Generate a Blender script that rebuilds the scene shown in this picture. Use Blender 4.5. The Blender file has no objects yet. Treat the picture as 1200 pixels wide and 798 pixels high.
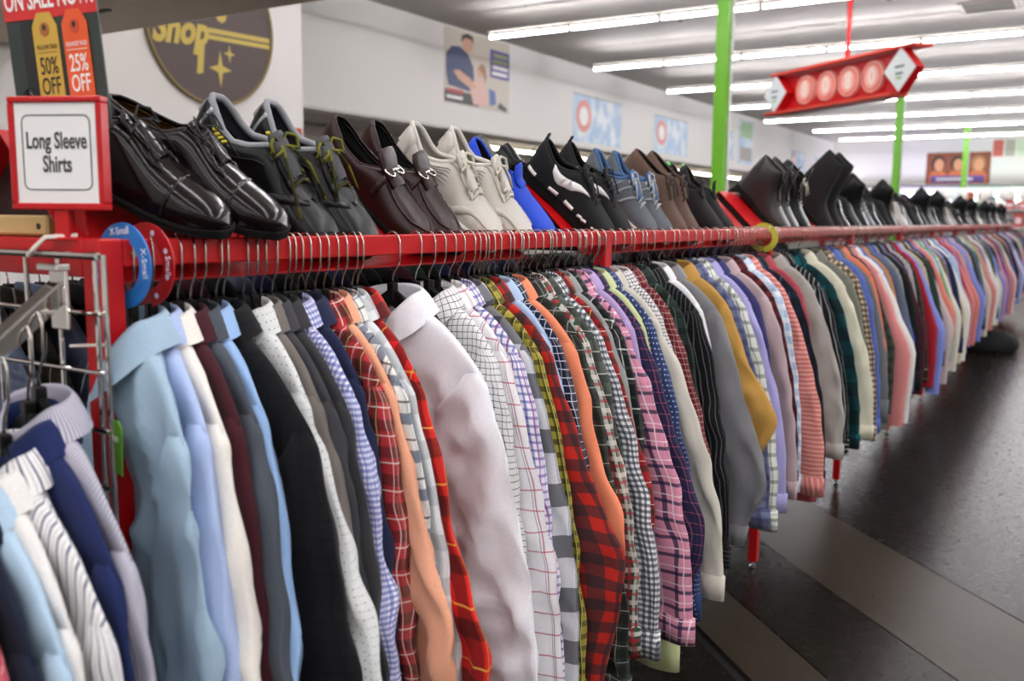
import bpy, math, random
import numpy as np
from mathutils import Vector, Matrix
PI = math.pi
R = math.radians
random.seed(11)
rng = np.random.default_rng(11)
scn = bpy.context.scene
COL = scn.collection

# ------------------------------------------------------------------ camera
H = 1.30
cam_d = bpy.data.cameras.new('camera'); cam = bpy.data.objects.new('camera', cam_d); COL.objects.link(cam)
yaw, pit, rol = R(32.012), R(7.576), R(0.535)
Fv = Vector((-math.sin(yaw)*math.cos(pit), math.cos(yaw)*math.cos(pit), -math.sin(pit)))
Rv = Vector((math.cos(yaw), math.sin(yaw), 0)); Uv = Rv.cross(Fv)
R2 = Rv*math.cos(rol)+Uv*math.sin(rol); U2 = Uv*math.cos(rol)-Rv*math.sin(rol)
M = Matrix((R2, U2, -Fv)).transposed().to_4x4(); M.translation = Vector((0, 0, H))
cam.matrix_world = M
cam_d.sensor_width = 36; cam_d.lens = 1082.8*36/1200
cam_d.clip_start = .02
cam_d.dof.use_dof = True; cam_d.dof.focus_distance = 1.72; cam_d.dof.aperture_fstop = 4.2
scn.camera = cam
# ------------------------------------------------------------------ world, exposure
w = bpy.data.worlds.new('world'); scn.world = w; w.use_nodes = True
w.node_tree.nodes['Background'].inputs[0].default_value = (.9, .92, 1, 1)
w.node_tree.nodes['Background'].inputs[1].default_value = .25
vs = scn.view_settings
vs.view_transform = 'Standard'; vs.look = 'None'; vs.gamma = 1; vs.exposure = 1.55; vs.use_curve_mapping = False
TUBE = 17.0
scn.cycles.max_bounces = 8; scn.cycles.diffuse_bounces = 4; scn.cycles.glossy_bounces = 3
scn.cycles.use_denoising = True

# ------------------------------------------------------------------ materials
def lin(h):
    if not isinstance(h, str): return tuple(h)+((1,) if len(h) == 3 else ())
    h = h.lstrip('#'); o = []
    for i in (0, 2, 4):
        c = int(h[i:i+2], 16)/255
        o.append(c/12.92 if c <= .04045 else ((c+.055)/1.055)**2.4)
    return tuple(o)+(1,)
MATS = {}
def new_mat(name):
    m = bpy.data.materials.new(name); m.use_nodes = True; nt = m.node_tree
    return m, nt, nt.nodes['Principled BSDF']
def plain(name, c, rough=.5, metal=0, bump=0, bscale=40, var=0, vscale=6, coat=0, spec=.5):
    if name in MATS: return MATS[name]
    m, nt, b = new_mat(name); N = nt.nodes; L = nt.links
    b.inputs['Base Color'].default_value = lin(c); b.inputs['Roughness'].default_value = rough
    b.inputs['Metallic'].default_value = metal; b.inputs['Coat Weight'].default_value = coat
    b.inputs['Specular IOR Level'].default_value = spec
    b.inputs['Coat Roughness'].default_value = .12
    if bump or var:
        tc = N.new('ShaderNodeTexCoord')
    if var:
        n = N.new('ShaderNodeTexNoise'); n.inputs['Scale'].default_value = vscale; n.inputs['Detail'].default_value = 4
        L.new(tc.outputs['Object'], n.inputs['Vector'])
        hs = N.new('ShaderNodeHueSaturation'); hs.inputs['Color'].default_value = lin(c)
        mr = N.new('ShaderNodeMapRange'); mr.inputs['To Min'].default_value = 1-var; mr.inputs['To Max'].default_value = 1+var
        L.new(n.outputs['Fac'], mr.inputs['Value']); L.new(mr.outputs[0], hs.inputs['Value'])
        L.new(hs.outputs[0], b.inputs['Base Color'])
    if bump:
        n2 = N.new('ShaderNodeTexNoise'); n2.inputs['Scale'].default_value = bscale; n2.inputs['Detail'].default_value = 3
        L.new(tc.outputs['Object'], n2.inputs['Vector'])
        bp = N.new('ShaderNodeBump'); bp.inputs['Strength'].default_value = bump; bp.inputs['Distance'].default_value = .004
        L.new(n2.outputs['Fac'], bp.inputs['Height']); L.new(bp.outputs[0], b.inputs['Normal'])
    MATS[name] = m; return m
def emit(name, c, s):
    m, nt, b = new_mat(name)
    b.inputs['Base Color'].default_value = lin(c); b.inputs['Emission Color'].default_value = lin(c)
    b.inputs['Emission Strength'].default_value = s
    return m
def fabric(name, base, stripes=(), rough=.85, dots=None, sheen=.05, wr=.6):
    """woven cloth: stripes = (axis, period m, offset, width fraction, colour, alpha)"""
    m, nt, b = new_mat(name); N = nt.nodes; L = nt.links
    b.inputs['Roughness'].default_value = rough
    b.inputs['Specular IOR Level'].default_value = .15
    b.inputs['Sheen Weight'].default_value = sheen; b.inputs['Sheen Roughness'].default_value = .5
    uv = N.new('ShaderNodeUVMap'); uv.uv_map = 'UVMap'
    tcw = N.new('ShaderNodeTexCoord'); nw = N.new('ShaderNodeTexNoise'); nw.inputs['Scale'].default_value = 11; nw.inputs['Detail'].default_value = 1
    L.new(tcw.outputs['Object'], nw.inputs['Vector'])
    va = N.new('ShaderNodeVectorMath'); va.operation = 'MULTIPLY_ADD'; va.inputs[1].default_value = (.016, .016, 0)
    L.new(nw.outputs['Color'], va.inputs[0]); L.new(uv.outputs[0], va.inputs[2])
    sp = N.new('ShaderNodeSeparateXYZ'); L.new(va.outputs[0], sp.inputs[0])
    def math_(op, a, bb):
        n = N.new('ShaderNodeMath'); n.operation = op
        for i, v in enumerate((a, bb)):
            if v is None: continue
            if isinstance(v, (int, float)): n.inputs[i].default_value = v
            else: L.new(v, n.inputs[i])
        return n.outputs[0]
    rgb = N.new('ShaderNodeRGB'); rgb.outputs[0].default_value = lin(base); cur = rgb.outputs[0]
    for ax, per, off, wd, c, al in stripes:
        s = sp.outputs['X' if ax == 'u' else 'Y']
        f = math_('FRACT', math_('MULTIPLY_ADD', s, 1/per), None)
        f.node.inputs[0].links[0].from_node.inputs[2].default_value = off+20
        k = math_('MULTIPLY', math_('LESS_THAN', f, wd), al)
        mx = N.new('ShaderNodeMix'); mx.data_type = 'RGBA'
        L.new(k, mx.inputs['Factor']); L.new(cur, mx.inputs['A']); mx.inputs['B'].default_value = lin(c); cur = mx.outputs['Result']
    if dots:
        per, rad, c = dots
        acc = None
        fx = math_('SUBTRACT', math_('FRACT', math_('DIVIDE', sp.outputs['X'], per), None), .5)
        fy = math_('SUBTRACT', math_('FRACT', math_('DIVIDE', sp.outputs['Y'], per), None), .5)
        d = math_('ADD', math_('MULTIPLY', fx, fx), math_('MULTIPLY', fy, fy))
        k = math_('LESS_THAN', d, rad*rad)
        mx = N.new('ShaderNodeMix'); mx.data_type = 'RGBA'
        L.new(k, mx.inputs['Factor']); L.new(cur, mx.inputs['A']); mx.inputs['B'].default_value = lin(c); cur = mx.outputs['Result']
    tc = N.new('ShaderNodeTexCoord')
    n = N.new('ShaderNodeTexNoise'); n.inputs['Scale'].default_value = 420; n.inputs['Detail'].default_value = 2
    L.new(tc.outputs['Object'], n.inputs['Vector'])
    mr = N.new('ShaderNodeMapRange'); mr.inputs['To Min'].default_value = .86; mr.inputs['To Max'].default_value = 1.14
    L.new(n.outputs['Fac'], mr.inputs['Value'])
    hs = N.new('ShaderNodeHueSaturation'); L.new(cur, hs.inputs['Color']); L.new(mr.outputs[0], hs.inputs['Value'])
    L.new(hs.outputs[0], b.inputs['Base Color'])
    mp = N.new('ShaderNodeMapping'); mp.inputs['Scale'].default_value = (11, 11, 5); mp.inputs['Rotation'].default_value = (.3, .35, 0)
    L.new(tc.outputs['Object'], mp.inputs['Vector'])
    n2 = N.new('ShaderNodeTexNoise'); n2.noise_type = 'RIDGED_MULTIFRACTAL'; n2.inputs['Scale'].default_value = 1.0; n2.inputs['Detail'].default_value = 1.2; n2.inputs['Distortion'].default_value = .4
    L.new(mp.outputs[0], n2.inputs['Vector'])
    bp = N.new('ShaderNodeBump'); bp.inputs['Strength'].default_value = wr; bp.inputs['Distance'].default_value = .014
    L.new(n2.outputs['Fac'], bp.inputs['Height']); L.new(bp.outputs[0], b.inputs['Normal'])
    return m
def gingham(c, per, a=.55): return [('u', per, 0, .5, c, a), ('v', per, 0, .5, c, a)]
def grid(c, per, wd, a=.85): return [('u', per, .1, wd, c, a), ('v', per, .1, wd, c, a)]

red_m = plain('red_enamel', '#c01016', .38, var=.06, vscale=9, coat=.08, spec=.35)
hollow_shade_m = plain('painted_hollow_shade', '#260b09', .7)
chrome = plain('chrome', '#d8d5d0', .09, 1)
hook_m = plain('hook_steel', '#b9b2aa', .25, 1)
blackp = plain('black_plastic', '#0c0c0c', .35, spec=.3)
white_m = plain('white_paint', '#e9e6e2', .55, var=.02)
blackflat = plain('black_flat', '#161412', .6)
whiteflat = plain('white_print', '#efeeea', .5)

# ------------------------------------------------------------------ mesh helpers
def link(name, me, parent=None, mat=None):
    o = bpy.data.objects.new(name, me); COL.objects.link(o)
    if mat is not None and not me.materials: me.materials.append(mat)
    if parent is not None: o.parent = parent
    return o
def mesh(name, v, f, smooth=False, uv=None, mat=None):
    me = bpy.data.meshes.new(name)
    v = np.asarray(v, dtype=float)
    me.from_pydata(v.tolist(), [], [tuple(int(i) for i in q) for q in f])
    if uv is not None:
        u = np.asarray(uv, dtype=float)
        lay = me.uv_layers.new(name='UVMap')
        idx = np.empty(len(me.loops), dtype=np.int32); me.loops.foreach_get('vertex_index', idx)
        lay.data.foreach_set('uv', u[idx].astype(np.float32).ravel())
    if smooth: me.polygons.foreach_set('use_smooth', [True]*len(me.polygons))
    if mat is not None: me.materials.append(mat)
    me.update(); return me
class MB:
    def __init__(s): s.v = []; s.f = []
    def add(s, v, f):
        n = len(s.v); s.v += [tuple(p) for p in v]; s.f += [tuple(i+n for i in q) for q in f]; return s
    def box(s, x0, x1, y0, y1, z0, z1, mt=None):
        v = [Vector((x, y, z)) for x in (x0, x1) for y in (y0, y1) for z in (z0, z1)]
        if mt is not None: v = [mt @ p for p in v]
        return s.add(v, [(0, 1, 3, 2), (4, 6, 7, 5), (0, 4, 5, 1), (2, 3, 7, 6), (0, 2, 6, 4), (1, 5, 7, 3)])
    def cbox(s, x0, x1, y0, y1, z0, z1, c=.002):
        """box with chamfered edges"""
        b = len(s.v); pts = []
        for x, sx in ((x0, 1), (x1, -1)):
            for y, sy in ((y0, 1), (y1, -1)):
                for z, sz in ((z0, 1), (z1, -1)):
                    pts += [(x, y+sy*c, z+sz*c), (x+sx*c, y, z+sz*c), (x+sx*c, y+sy*c, z)]
        def i(a, bb, cc, k): return (a*4+bb*2+cc)*3+k
        F = []
        for a in (0, 1):
            F.append([i(a, 0, 0, 0), i(a, 0, 1, 0), i(a, 1, 1, 0), i(a, 1, 0, 0)])
            F.append([i(0, a, 0, 1), i(0, a, 1, 1), i(1, a, 1, 1), i(1, a, 0, 1)])
            F.append([i(0, 0, a, 2), i(0, 1, a, 2), i(1, 1, a, 2), i(1, 0, a, 2)])
        for a in (0, 1):
            for q in (0, 1):
                F.append([i(a, q, 0, 0), i(a, q, 1, 0), i(a, q, 1, 1), i(a, q, 0, 1)])
                F.append([i(a, 0, q, 0), i(a, 1, q, 0), i(a, 1, q, 2), i(a, 0, q, 2)])
                F.append([i(0, a, q, 1), i(1, a, q, 1), i(1, a, q, 2), i(0, a, q, 2)])
                for r_ in (0, 1): F.append([i(a, q, r_, 0), i(a, q, r_, 1), i(a, q, r_, 2)])
        return s.add(pts, F)
    def tube(s, pts, r, n=8, cap=True, flat=None):
        pts = [Vector(p) for p in pts]; rings = []
        t0 = (pts[1]-pts[0]).normalized()
        up = Vector((0, 0, 1)) if abs(t0.z) < .9 else Vector((1, 0, 0))
        nrm = t0.cross(up).normalized()
        for i, p in enumerate(pts):
            t = (pts[min(i+1, len(pts)-1)]-pts[max(i-1, 0)]).normalized()
            nrm = (nrm-t*nrm.dot(t)); nrm = nrm.normalized() if nrm.length > 1e-6 else t.orthogonal().normalized()
            bn = t.cross(nrm); rr = r[i] if isinstance(r, (list, tuple)) else r
            k2 = flat if flat else 1
            rings.append([p+nrm*(math.cos(2*PI*k/n)*rr)+bn*(math.sin(2*PI*k/n)*rr*k2) for k in range(n)])
        v = [q for g in rings for q in g]; f = []
        for i in range(len(rings)-1):
            for k in range(n): f.append((i*n+k, i*n+(k+1) % n, (i+1)*n+(k+1) % n, (i+1)*n+k))
        if cap: f += [tuple(range(n-1, -1, -1)), tuple(range(len(v)-n, len(v)))]
        return s.add(v, f)
    def disc(s, c, ax, r, th, n=20, r2=None):
        c = Vector(c); ax = Vector(ax).normalized(); a = ax.orthogonal().normalized(); b = ax.cross(a)
        v = []
        for d in (0, th):
            v += [c+ax*d+(a*math.cos(2*PI*k/n)+b*math.sin(2*PI*k/n))*r for k in range(n)]
        f = [tuple(range(n-1, -1, -1)), tuple(range(n, 2*n))]+[(k, (k+1) % n, n+(k+1) % n, n+k) for k in range(n)]
        return s.add(v, f)
    def lathe(s, prof, n=16, c=(0, 0, 0)):
        v = []; f = []
        for r_, z in prof: v += [(c[0]+r_*math.cos(2*PI*k/n), c[1]+r_*math.sin(2*PI*k/n), c[2]+z) for k in range(n)]
        for i in range(len(prof)-1):
            for k in range(n): f.append((i*n+k, i*n+(k+1) % n, (i+1)*n+(k+1) % n, (i+1)*n+k))
        f += [tuple(range(n-1, -1, -1)), tuple(range(len(v)-n, len(v)))]
        return s.add(v, f)
    def prism(s, poly, th, mt):
        """poly in local xz plane, extruded along local y by th, transformed"""
        n = len(poly); v = [mt @ Vector((x, d, z)) for d in (0, th) for x, z in poly]
        f = [tuple(range(n)), tuple(range(2*n-1, n-1, -1))]+[((k+1) % n, k, n+k, n+(k+1) % n) for k in range(n)]
        return s.add(v, f)
    def build(s, name, mat, parent=None, smooth=False):
        me = mesh(name, s.v, s.f, smooth, None, mat)
        return link(name, me, parent)
def gridfaces(nr, nc, closed=False, base=0, flip=False):
    f = []
    for i in range(nr-1):
        for k in range(nc if closed else nc-1):
            q = (base+i*nc+k, base+i*nc+(k+1) % nc, base+(i+1)*nc+(k+1) % nc, base+(i+1)*nc+k)
            f.append(q[::-1] if flip else q)
    return f
def tag(o, label=None, cat=None, group=None, kind=None):
    if label: o['label'] = label
    if cat: o['category'] = cat
    if group: o['group'] = group
    if kind: o['kind'] = kind
    return o
def empty(name, loc=(0, 0, 0), rot=(0, 0, 0), label=None, cat=None, group=None):
    o = bpy.data.objects.new(name, None); COL.objects.link(o); o.empty_display_size = .05
    o.location = loc; o.rotation_euler = rot
    return tag(o, label, cat, group)
def struct(name, mb, mat, parent=None):
    o = mb.build(name, mat, parent)
    if parent is None: o['kind'] = 'structure'
    return o
def text(name, body, size, mat, parent, mt, sx=1, extrude=.0003, bold=0, align='CENTER'):
    cu = bpy.data.curves.new(name, 'FONT'); cu.body = body; cu.size = size; cu.align_x = align; cu.align_y = 'CENTER'
    cu.extrude = extrude; cu.offset = bold; cu.resolution_u = 3
    t = bpy.data.objects.new(name, cu); COL.objects.link(t)
    dg = bpy.context.evaluated_depsgraph_get(); me = bpy.data.meshes.new_from_object(t.evaluated_get(dg))
    bpy.data.objects.remove(t); bpy.data.curves.remove(cu)
    me.materials.clear(); me.materials.append(mat)
    me.transform(mt @ Matrix.Diagonal((sx, 1, 1, 1)))
    return link(name, me, parent)
FACE_NEG_Y = Matrix.Rotation(PI/2, 4, 'X')        # text plane upright, read from -Y
def at(x, y, z, m=Matrix()): return Matrix.Translation((x, y, z)) @ m

# ================================================================== SETTING
CEIL = 4.0; KW = 1.102; XW = -7.99; YF = 34.0; XRW = 9.0; YB = -5.0
floor_m, nt, b = new_mat('polished_concrete'); N = nt.nodes; L = nt.links
tc = N.new('ShaderNodeTexCoord')
def concrete(c1, c2, name, rough):
    m, nt, b = new_mat(name); N = nt.nodes; L = nt.links
    tc = N.new('ShaderNodeTexCoord')
    n1 = N.new('ShaderNodeTexNoise'); n1.inputs['Scale'].default_value = 1.4; n1.inputs['Detail'].default_value = 8; n1.inputs['Roughness'].default_value = .65
    n2 = N.new('ShaderNodeTexNoise'); n2.inputs['Scale'].default_value = 30; n2.inputs['Detail'].default_value = 5
    n3 = N.new('ShaderNodeTexVoronoi'); n3.inputs['Scale'].default_value = 26
    for n in (n1, n2, n3): L.new(tc.outputs['Object'], n.inputs['Vector'])
    cr = N.new('ShaderNodeValToRGB'); cr.color_ramp.elements[0].position = .32; cr.color_ramp.elements[1].position = .7
    cr.color_ramp.elements[0].color = lin(c1); cr.color_ramp.elements[1].color = lin(c2)
    ad = N.new('ShaderNodeMath'); ad.operation = 'MULTIPLY_ADD'; ad.inputs[1].default_value = .5
    hf = N.new('ShaderNodeMath'); hf.operation = 'MULTIPLY'; hf.inputs[1].default_value = .5
    L.new(n2.outputs['Fac'], hf.inputs[0]); L.new(n1.outputs['Fac'], ad.inputs[0]); L.new(hf.outputs[0], ad.inputs[2])
    L.new(ad.outputs[0], cr.inputs[0])
    sp = N.new('ShaderNodeMath'); sp.operation = 'LESS_THAN'; sp.inputs[1].default_value = .055; L.new(n3.outputs['Distance'], sp.inputs[0])
    mk = N.new('ShaderNodeMath'); mk.operation = 'MULTIPLY'; mk.inputs[1].default_value = .15
    L.new(sp.outputs[0], mk.inputs[0])
    mx = N.new('ShaderNodeMix'); mx.data_type = 'RGBA'; mx.inputs['B'].default_value = lin('#4a443a')
    L.new(mk.outputs[0], mx.inputs['Factor']); L.new(cr.outputs[0], mx.inputs['A']); L.new(mx.outputs['Result'], b.inputs['Base Color'])
    mr = N.new('ShaderNodeMapRange'); b.inputs['Specular IOR Level'].default_value = .13
    mr.inputs['To Min'].default_value = rough-.06; mr.inputs['To Max'].default_value = rough+.1
    L.new(n2.outputs['Fac'], mr.inputs['Value']); L.new(mr.outputs[0], b.inputs['Roughness'])
    return m
bpy.data.materials.remove(floor_m)
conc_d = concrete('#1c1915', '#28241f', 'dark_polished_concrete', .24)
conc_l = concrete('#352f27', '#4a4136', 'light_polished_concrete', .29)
fl = struct('floor', MB().box(-13.5, XRW, YB, YF, -.2, -.012), plain('floor_joint', '#1c1917', .8))
Q = .70711
def slab(c0, c1, mat, a0=-14, a1=14):      # strip between x+y=c0 and x+y=c1, along (1,-1)
    g = .003*1.414; mb = MB()
    def P(c, a): return (c/2+a, c/2-a)
    pts = [P(c0+g, a0), P(c0+g, a1), P(c1-g, a1), P(c1-g, a0)]
    # keep inside the room
    v = [(max(-13.4, min(XRW, x)), max(YB, min(YF, y)), z) for z in (-.012, 0) for x, y in pts]
    mb.add(v, [(3, 2, 1, 0), (4, 5, 6, 7), (0, 1, 5, 4), (1, 2, 6, 5), (2, 3, 7, 6), (3, 0, 4, 7)])
    return mb.build('concrete_slab', mat, fl)
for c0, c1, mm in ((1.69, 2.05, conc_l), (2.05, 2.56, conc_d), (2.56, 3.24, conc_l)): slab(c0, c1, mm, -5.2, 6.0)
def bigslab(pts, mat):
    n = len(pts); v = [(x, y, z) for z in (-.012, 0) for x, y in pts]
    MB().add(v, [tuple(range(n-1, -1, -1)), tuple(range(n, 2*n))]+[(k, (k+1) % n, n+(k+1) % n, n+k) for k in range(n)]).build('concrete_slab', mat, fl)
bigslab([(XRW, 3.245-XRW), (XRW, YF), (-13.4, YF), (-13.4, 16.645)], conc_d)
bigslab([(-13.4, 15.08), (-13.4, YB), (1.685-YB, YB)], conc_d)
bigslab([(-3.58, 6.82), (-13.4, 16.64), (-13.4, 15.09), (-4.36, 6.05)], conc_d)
ceil_m = plain('ceiling_paint', '#b3ada6', .7, var=.05, vscale=.6)
struct('ceiling', MB().box(-13.5, XRW, YB, YF, CEIL, CEIL+.2), ceil_m)
wall_m = plain('wall_paint', '#e6e3de', .6, var=.015, vscale=.8)
SOF = 2.578
ZS = lambda z: 1.3+(z-1.3)*KW
struct('wall_left', MB().box(XW-.3, XW, 5.68, YF, SOF+.012, CEIL), wall_m)
struct('trim_1', MB().box(XW-.3, XW+.008, 5.68, YF, SOF-.02, SOF+.012), plain('trim_grey', '#cfcac3', .6))
struct('ceiling_alcove', MB().box(-13.5, XW-.3, 5.68, YF, SOF+.01, SOF+.1), plain('alcove_ceiling', '#b8b1a7', .7))
struct('wall_alcove', MB().box(-9.8, -9.48, 5.68, 12.3, 0, SOF), wall_m)
struct('wall_alcove_back', MB().box(-13.7, -13.5, 5.68, YF, 0, SOF), wall_m)
struct('wall_near_left', MB().box(-5.9, -5.6, YB, 5.68, 0, CEIL), plain('wall_paint_white', '#eeece8', .6, var=.012, vscale=.8))
struct('wall_return', MB().box(-9.8, -5.9, 5.5, 5.68, 0, CEIL), wall_m)
bk = struct('ceiling_bulkhead', MB().box(-5.6, -2.85, 2.2, 3.33, 2.3, CEIL), plain('bulkhead_paint', '#d9c9b6', .7, var=.05, vscale=1))
MB().box(-4.75, -4.2, 2.93, 2.96, 2.292, 2.3).build('vent_slot', plain('slot_dark', '#4a4138', .7), bk)
struct('wall_far', MB().box(-13.5, XRW, YF, YF+.2, 0, CEIL), wall_m)
struct('wall_right', MB().box(XRW, XRW+.2, YB, YF, 0, CEIL), wall_m)
struct('wall_back', MB().box(-5.9, XRW, YB-.2, YB, 0, CEIL), wall_m)
# lower zone of the far wall: cornice ledge
struct('trim_2', MB().box(-7.2, XRW, YF-.35, YF, 2.43, 2.52), plain('ledge_dark', '#5a5652', .6))

# columns
green_m = plain('green_column_paint', '#6cb61f', .4)
for i, (cx, cy, lb) in enumerate([(-3.36, 9.4, 'tall bright green square column nearest behind the shoe rack'),
                                  (-3.33, 19.2, 'second bright green column, behind the black boots on the rack'),
                                  (-3.30, 29.6, 'farthest thin green column in front of the orange poster wall')]):
    c = empty('column', (cx, cy, 0), (0, 0, 0), lb, 'column', 'green columns')
    MB().cbox(-.065, .065, -.065, .065, 0.02, CEIL, .006).build('shaft', green_m, c)
    MB().cbox(-.12, .12, -.12, .12, 0, .02, .004).build('base_plate', green_m, c)
    MB().tube([(.08, .03, .02), (.08, .03, CEIL)], .014).build('painted_highlight', white_m, c)  # white strip stands in for the bright lit side of the column

# fluorescent rows
tube_m = emit('tube_light', '#fbfaff', TUBE)
housing_m = plain('housing_white', '#b9b2a8', .5)
tb = MB().tube([(-.58, 0, 0), (-.572, 0, 0), (.572, 0, 0), (.58, 0, 0)], [.008, .02, .02, .008], 10)
tube_me = mesh('tube', tb.v, tb.f, True, None, tube_m)
hm = MB().box(-.61, .61, -.012, .012, .066, .085); hm.box(-.59, -.575, -.006, .006, -.005, .066); hm.box(.575, .59, -.006, .006, -.005, .066)
hous_me = mesh('housing', hm.v, hm.f, False, None, housing_m)
rowdefs = []
for k in range(7): rowdefs.append((10.55+3.02*k, -7.0 if k < 5 else -6.6, ['first', 'second', 'third', 'fourth', 'fifth', 'sixth', 'seventh'][k]))
rowlab = {}
for y, x0, nm in rowdefs:
    r_ = empty('strip_light', (x0, y, 3.66), (0, 0, 0), f'{nm} white fluorescent strip across the ceiling, counted from the near end', 'ceiling light', 'ceiling strip lights')
    for j in range(11):
        for nme, me in (('tube', tube_me), ('housing', hous_me)):
            o = link(nme, me, r_); o.location = (.6+j*1.215, 0, 0)
for y, x0, n in ((7.5, -5.2, 11), (4.6, -5.0, 11), (2.4, -2.6, 8), (0.4, -3.0, 9), (-1.5, -3.0, 9), (-3.2, -3.0, 9)):  # unseen rows, added out of view to light the near shirts
    r_ = empty('strip_light', (x0, y, 3.66), (0, 0, 0), 'white fluorescent strip on the near ceiling above the rack, out of the picture', 'ceiling light', 'near ceiling strip lights')
    for j in range(n):
        for nme, me in (('tube', tube_me), ('housing', hous_me)):
            o = link(nme, me, r_); o.location = (.6+j*1.215, 0, 0)
# alcove strips along the wall
atm = emit('alcove_tube_light', '#fff4e2', 7)
for x, y0, n, lb in ((-9.04, 13.4, 16, 'long strip light under the wall overhang, nearest to the aisle'), (-11.4, 15.0, 3, 'strip light deep under the wall overhang behind the white sneakers')):
    r_ = empty('alcove_light', (x, y0, 2.50), (0, 0, PI/2), lb, 'ceiling light', 'alcove strip lights')
    for j in range(n):
        o = link('tube', tube_me, r_); o.location = (.6+j*1.215, 0, 0)
        o.material_slots[0].link = 'OBJECT'; o.material_slots[0].material = atm
        link('housing', mesh('housing', MB().box(-.61, .61, -.03, .03, .03, .06).v, MB().box(-.61, .61, -.03, .03, .03, .06).f, False, None, housing_m), r_).location = (.6+j*1.215, 0, 0)

# sprinklers and vent on the ceiling
for x, y, lb in ((-5.05, 8.6, 'ceiling sprinkler nearest the family poster'), (-4.9, 12.0, 'ceiling sprinkler between the first two light strips'), (-2.3, 12.1, 'ceiling sprinkler right of the hanging red sign')):
    s = MB(); s.tube([(0, 0, 0), (0, 0, -.09)], .018, 8); s.disc((0, 0, -.095), (0, 0, 1), .035, .006, 10)
    o = s.build('sprinkler', plain('sprinkler_grey', '#6f675d', .4, .6)); o.location = (x, y, CEIL); tag(o, lb, 'sprinkler')
v_ = empty('air_vent', (-1.35, 13.4, CEIL), (0, 0, 0), 'square grey air vent in the ceiling between light strips', 'vent')
MB().box(-.33, .33, -.33, .33, -.02, 0).build('frame', plain('vent_grey', '#a09a92', .5), v_)
for k in range(6):
    MB().box(-.28, .28, -.27+k*.095, -.24+k*.095, -.035, -.02).build('louver', plain('vent_dark', '#6b665f', .5), v_)

# ------------------------------------------------------------------ flat prints on walls (posters)
def side_poly(name, parent, mat, pts, x, th=.0012):          # polygon in the (y,z) plane facing +X, at local x
    mb = MB(); n = len(pts)
    v = [(x+d, p[0], p[1]) for d in (0, th) for p in pts]
    mb.add(v, [tuple(range(n-1, -1, -1)), tuple(range(n, 2*n))]+[(k, (k+1) % n, n+(k+1) % n, n+k) for k in range(n)])
    return mb.build(name, mat, parent)
def front_poly(name, parent, mat, pts, y, th=.0012):         # polygon in the (x,z) plane facing -Y, at local y
    n = len(pts); v = [(p[0], y-d, p[1]) for d in (0, th) for p in pts]
    return MB().add(v, [tuple(range(n)), tuple(range(2*n-1, n-1, -1))]+[((k+1) % n, k, n+k, n+(k+1) % n) for k in range(n)]).build(name, mat, parent)
def ell(cx, cz, rx, rz, n=18): return [(cx+rx*math.cos(2*PI*k/n), cz+rz*math.sin(2*PI*k/n)) for k in range(n)]
def rect(x0, x1, z0, z1): return [(x0, z0), (x1, z0), (x1, z1), (x0, z1)]
FACE_POS_X = Matrix.Rotation(PI/2, 4, 'Z') @ Matrix.Rotation(PI/2, 4, 'X')

# round shop sign on the near left wall
sg = empty('round_wall_sign', (-5.6, 4.76, 2.68), (0, 0, 0), 'large round dark brown wall sign with gold script reading Shop', 'sign')
bronze = plain('sign_brown', '#5d504d', .6); gold = plain('sign_gold', '#d0b853', .5)
MB().disc((0, 0, 0), (1, 0, 0), .585, .018, 48).build('disc', bronze, sg)
ring = MB(); rp = [(0.018, .575*math.cos(2*PI*k/60), .575*math.sin(2*PI*k/60)) for k in range(61)]
ring.tube(rp, .013, 6, False); ring.build('rim', plain('sign_rim', '#8f7d4e', .5), sg)
cu_shop = text('lettering', 'Shop', .28, gold, sg, at(.019, -.27, -.085, FACE_POS_X @ Matrix.Rotation(R(4), 4, 'Z') @ Matrix(((1, .3, 0, 0), (0, 1, 0, 0), (0, 0, 1, 0), (0, 0, 0, 1)))), .84, .002, .012)
side_poly('flourish', sg, gold, [(-.13, -.13), (-.075, -.12), (-.10, -.36), (-.155, -.37)], .018)
for a, bb in ((-.055, -.02), (-.10, -.068)): side_poly('stripe', sg, gold, [(-.04, a-.01), (.55, a+.005), (.55, bb+.005), (-.04, bb-.01)], .018)
side_poly('flourish', sg, gold, ell(.08, .08, .05, .055), .018)
def star(cx, cz, r): return [(cx+rr*math.cos(PI/2+k*PI/4), cz+rr*1.25*math.sin(PI/2+k*PI/4)) for k, rr in enumerate([r, r*.28]*4)]
side_poly('star', sg, gold, star(.06, -.31, .105), .018); side_poly('star', sg, gold, star(.15, -.19, .055), .018)

# family poster
navy_p = plain('print_navy', '#2b3766', .5); skin_p = plain('print_skin', '#d5a184', .5); hair_p = plain('print_hair', '#3a2a22', .5)
pink_p = plain('print_pink', '#e2b7aa', .5); blond_p = plain('print_blond', '#a5764c', .5); purp_p = plain('print_purple', '#4b3d8f', .5)
lime_p = plain('print_lime', '#8d9a52', .5); cream_p = plain('print_cream', '#cdc3b4', .5); dk_p = plain('print_dark', '#2d2622', .5)
redp = plain('print_red', '#b5352c', .5); blue_p = plain('print_blue', '#4a66a6', .5)
PW, PH = 1.56*KW, .96*KW
ps = empty('wall_poster', (XW, 10.9, 2.92), (0, 0, 0), 'poster of a man in navy top with a child, purple panel at right', 'poster')
def U(*q): return [(a*PW, (1-v)*PH) for a, v in q]
side_poly('sheet', ps, cream_p, rect(0, PW, 0, PH), .0, .006)
L1, L2, L3, L4 = .0062, .0075, .0088, .0101
side_poly('printed_figure', ps, navy_p, U((.02, .35), (.1, .24), (.22, .22), (.34, .30), (.42, .45), (.43, .62), (.40, .80), (.05, .76), (.02, .6)), L1)
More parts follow.
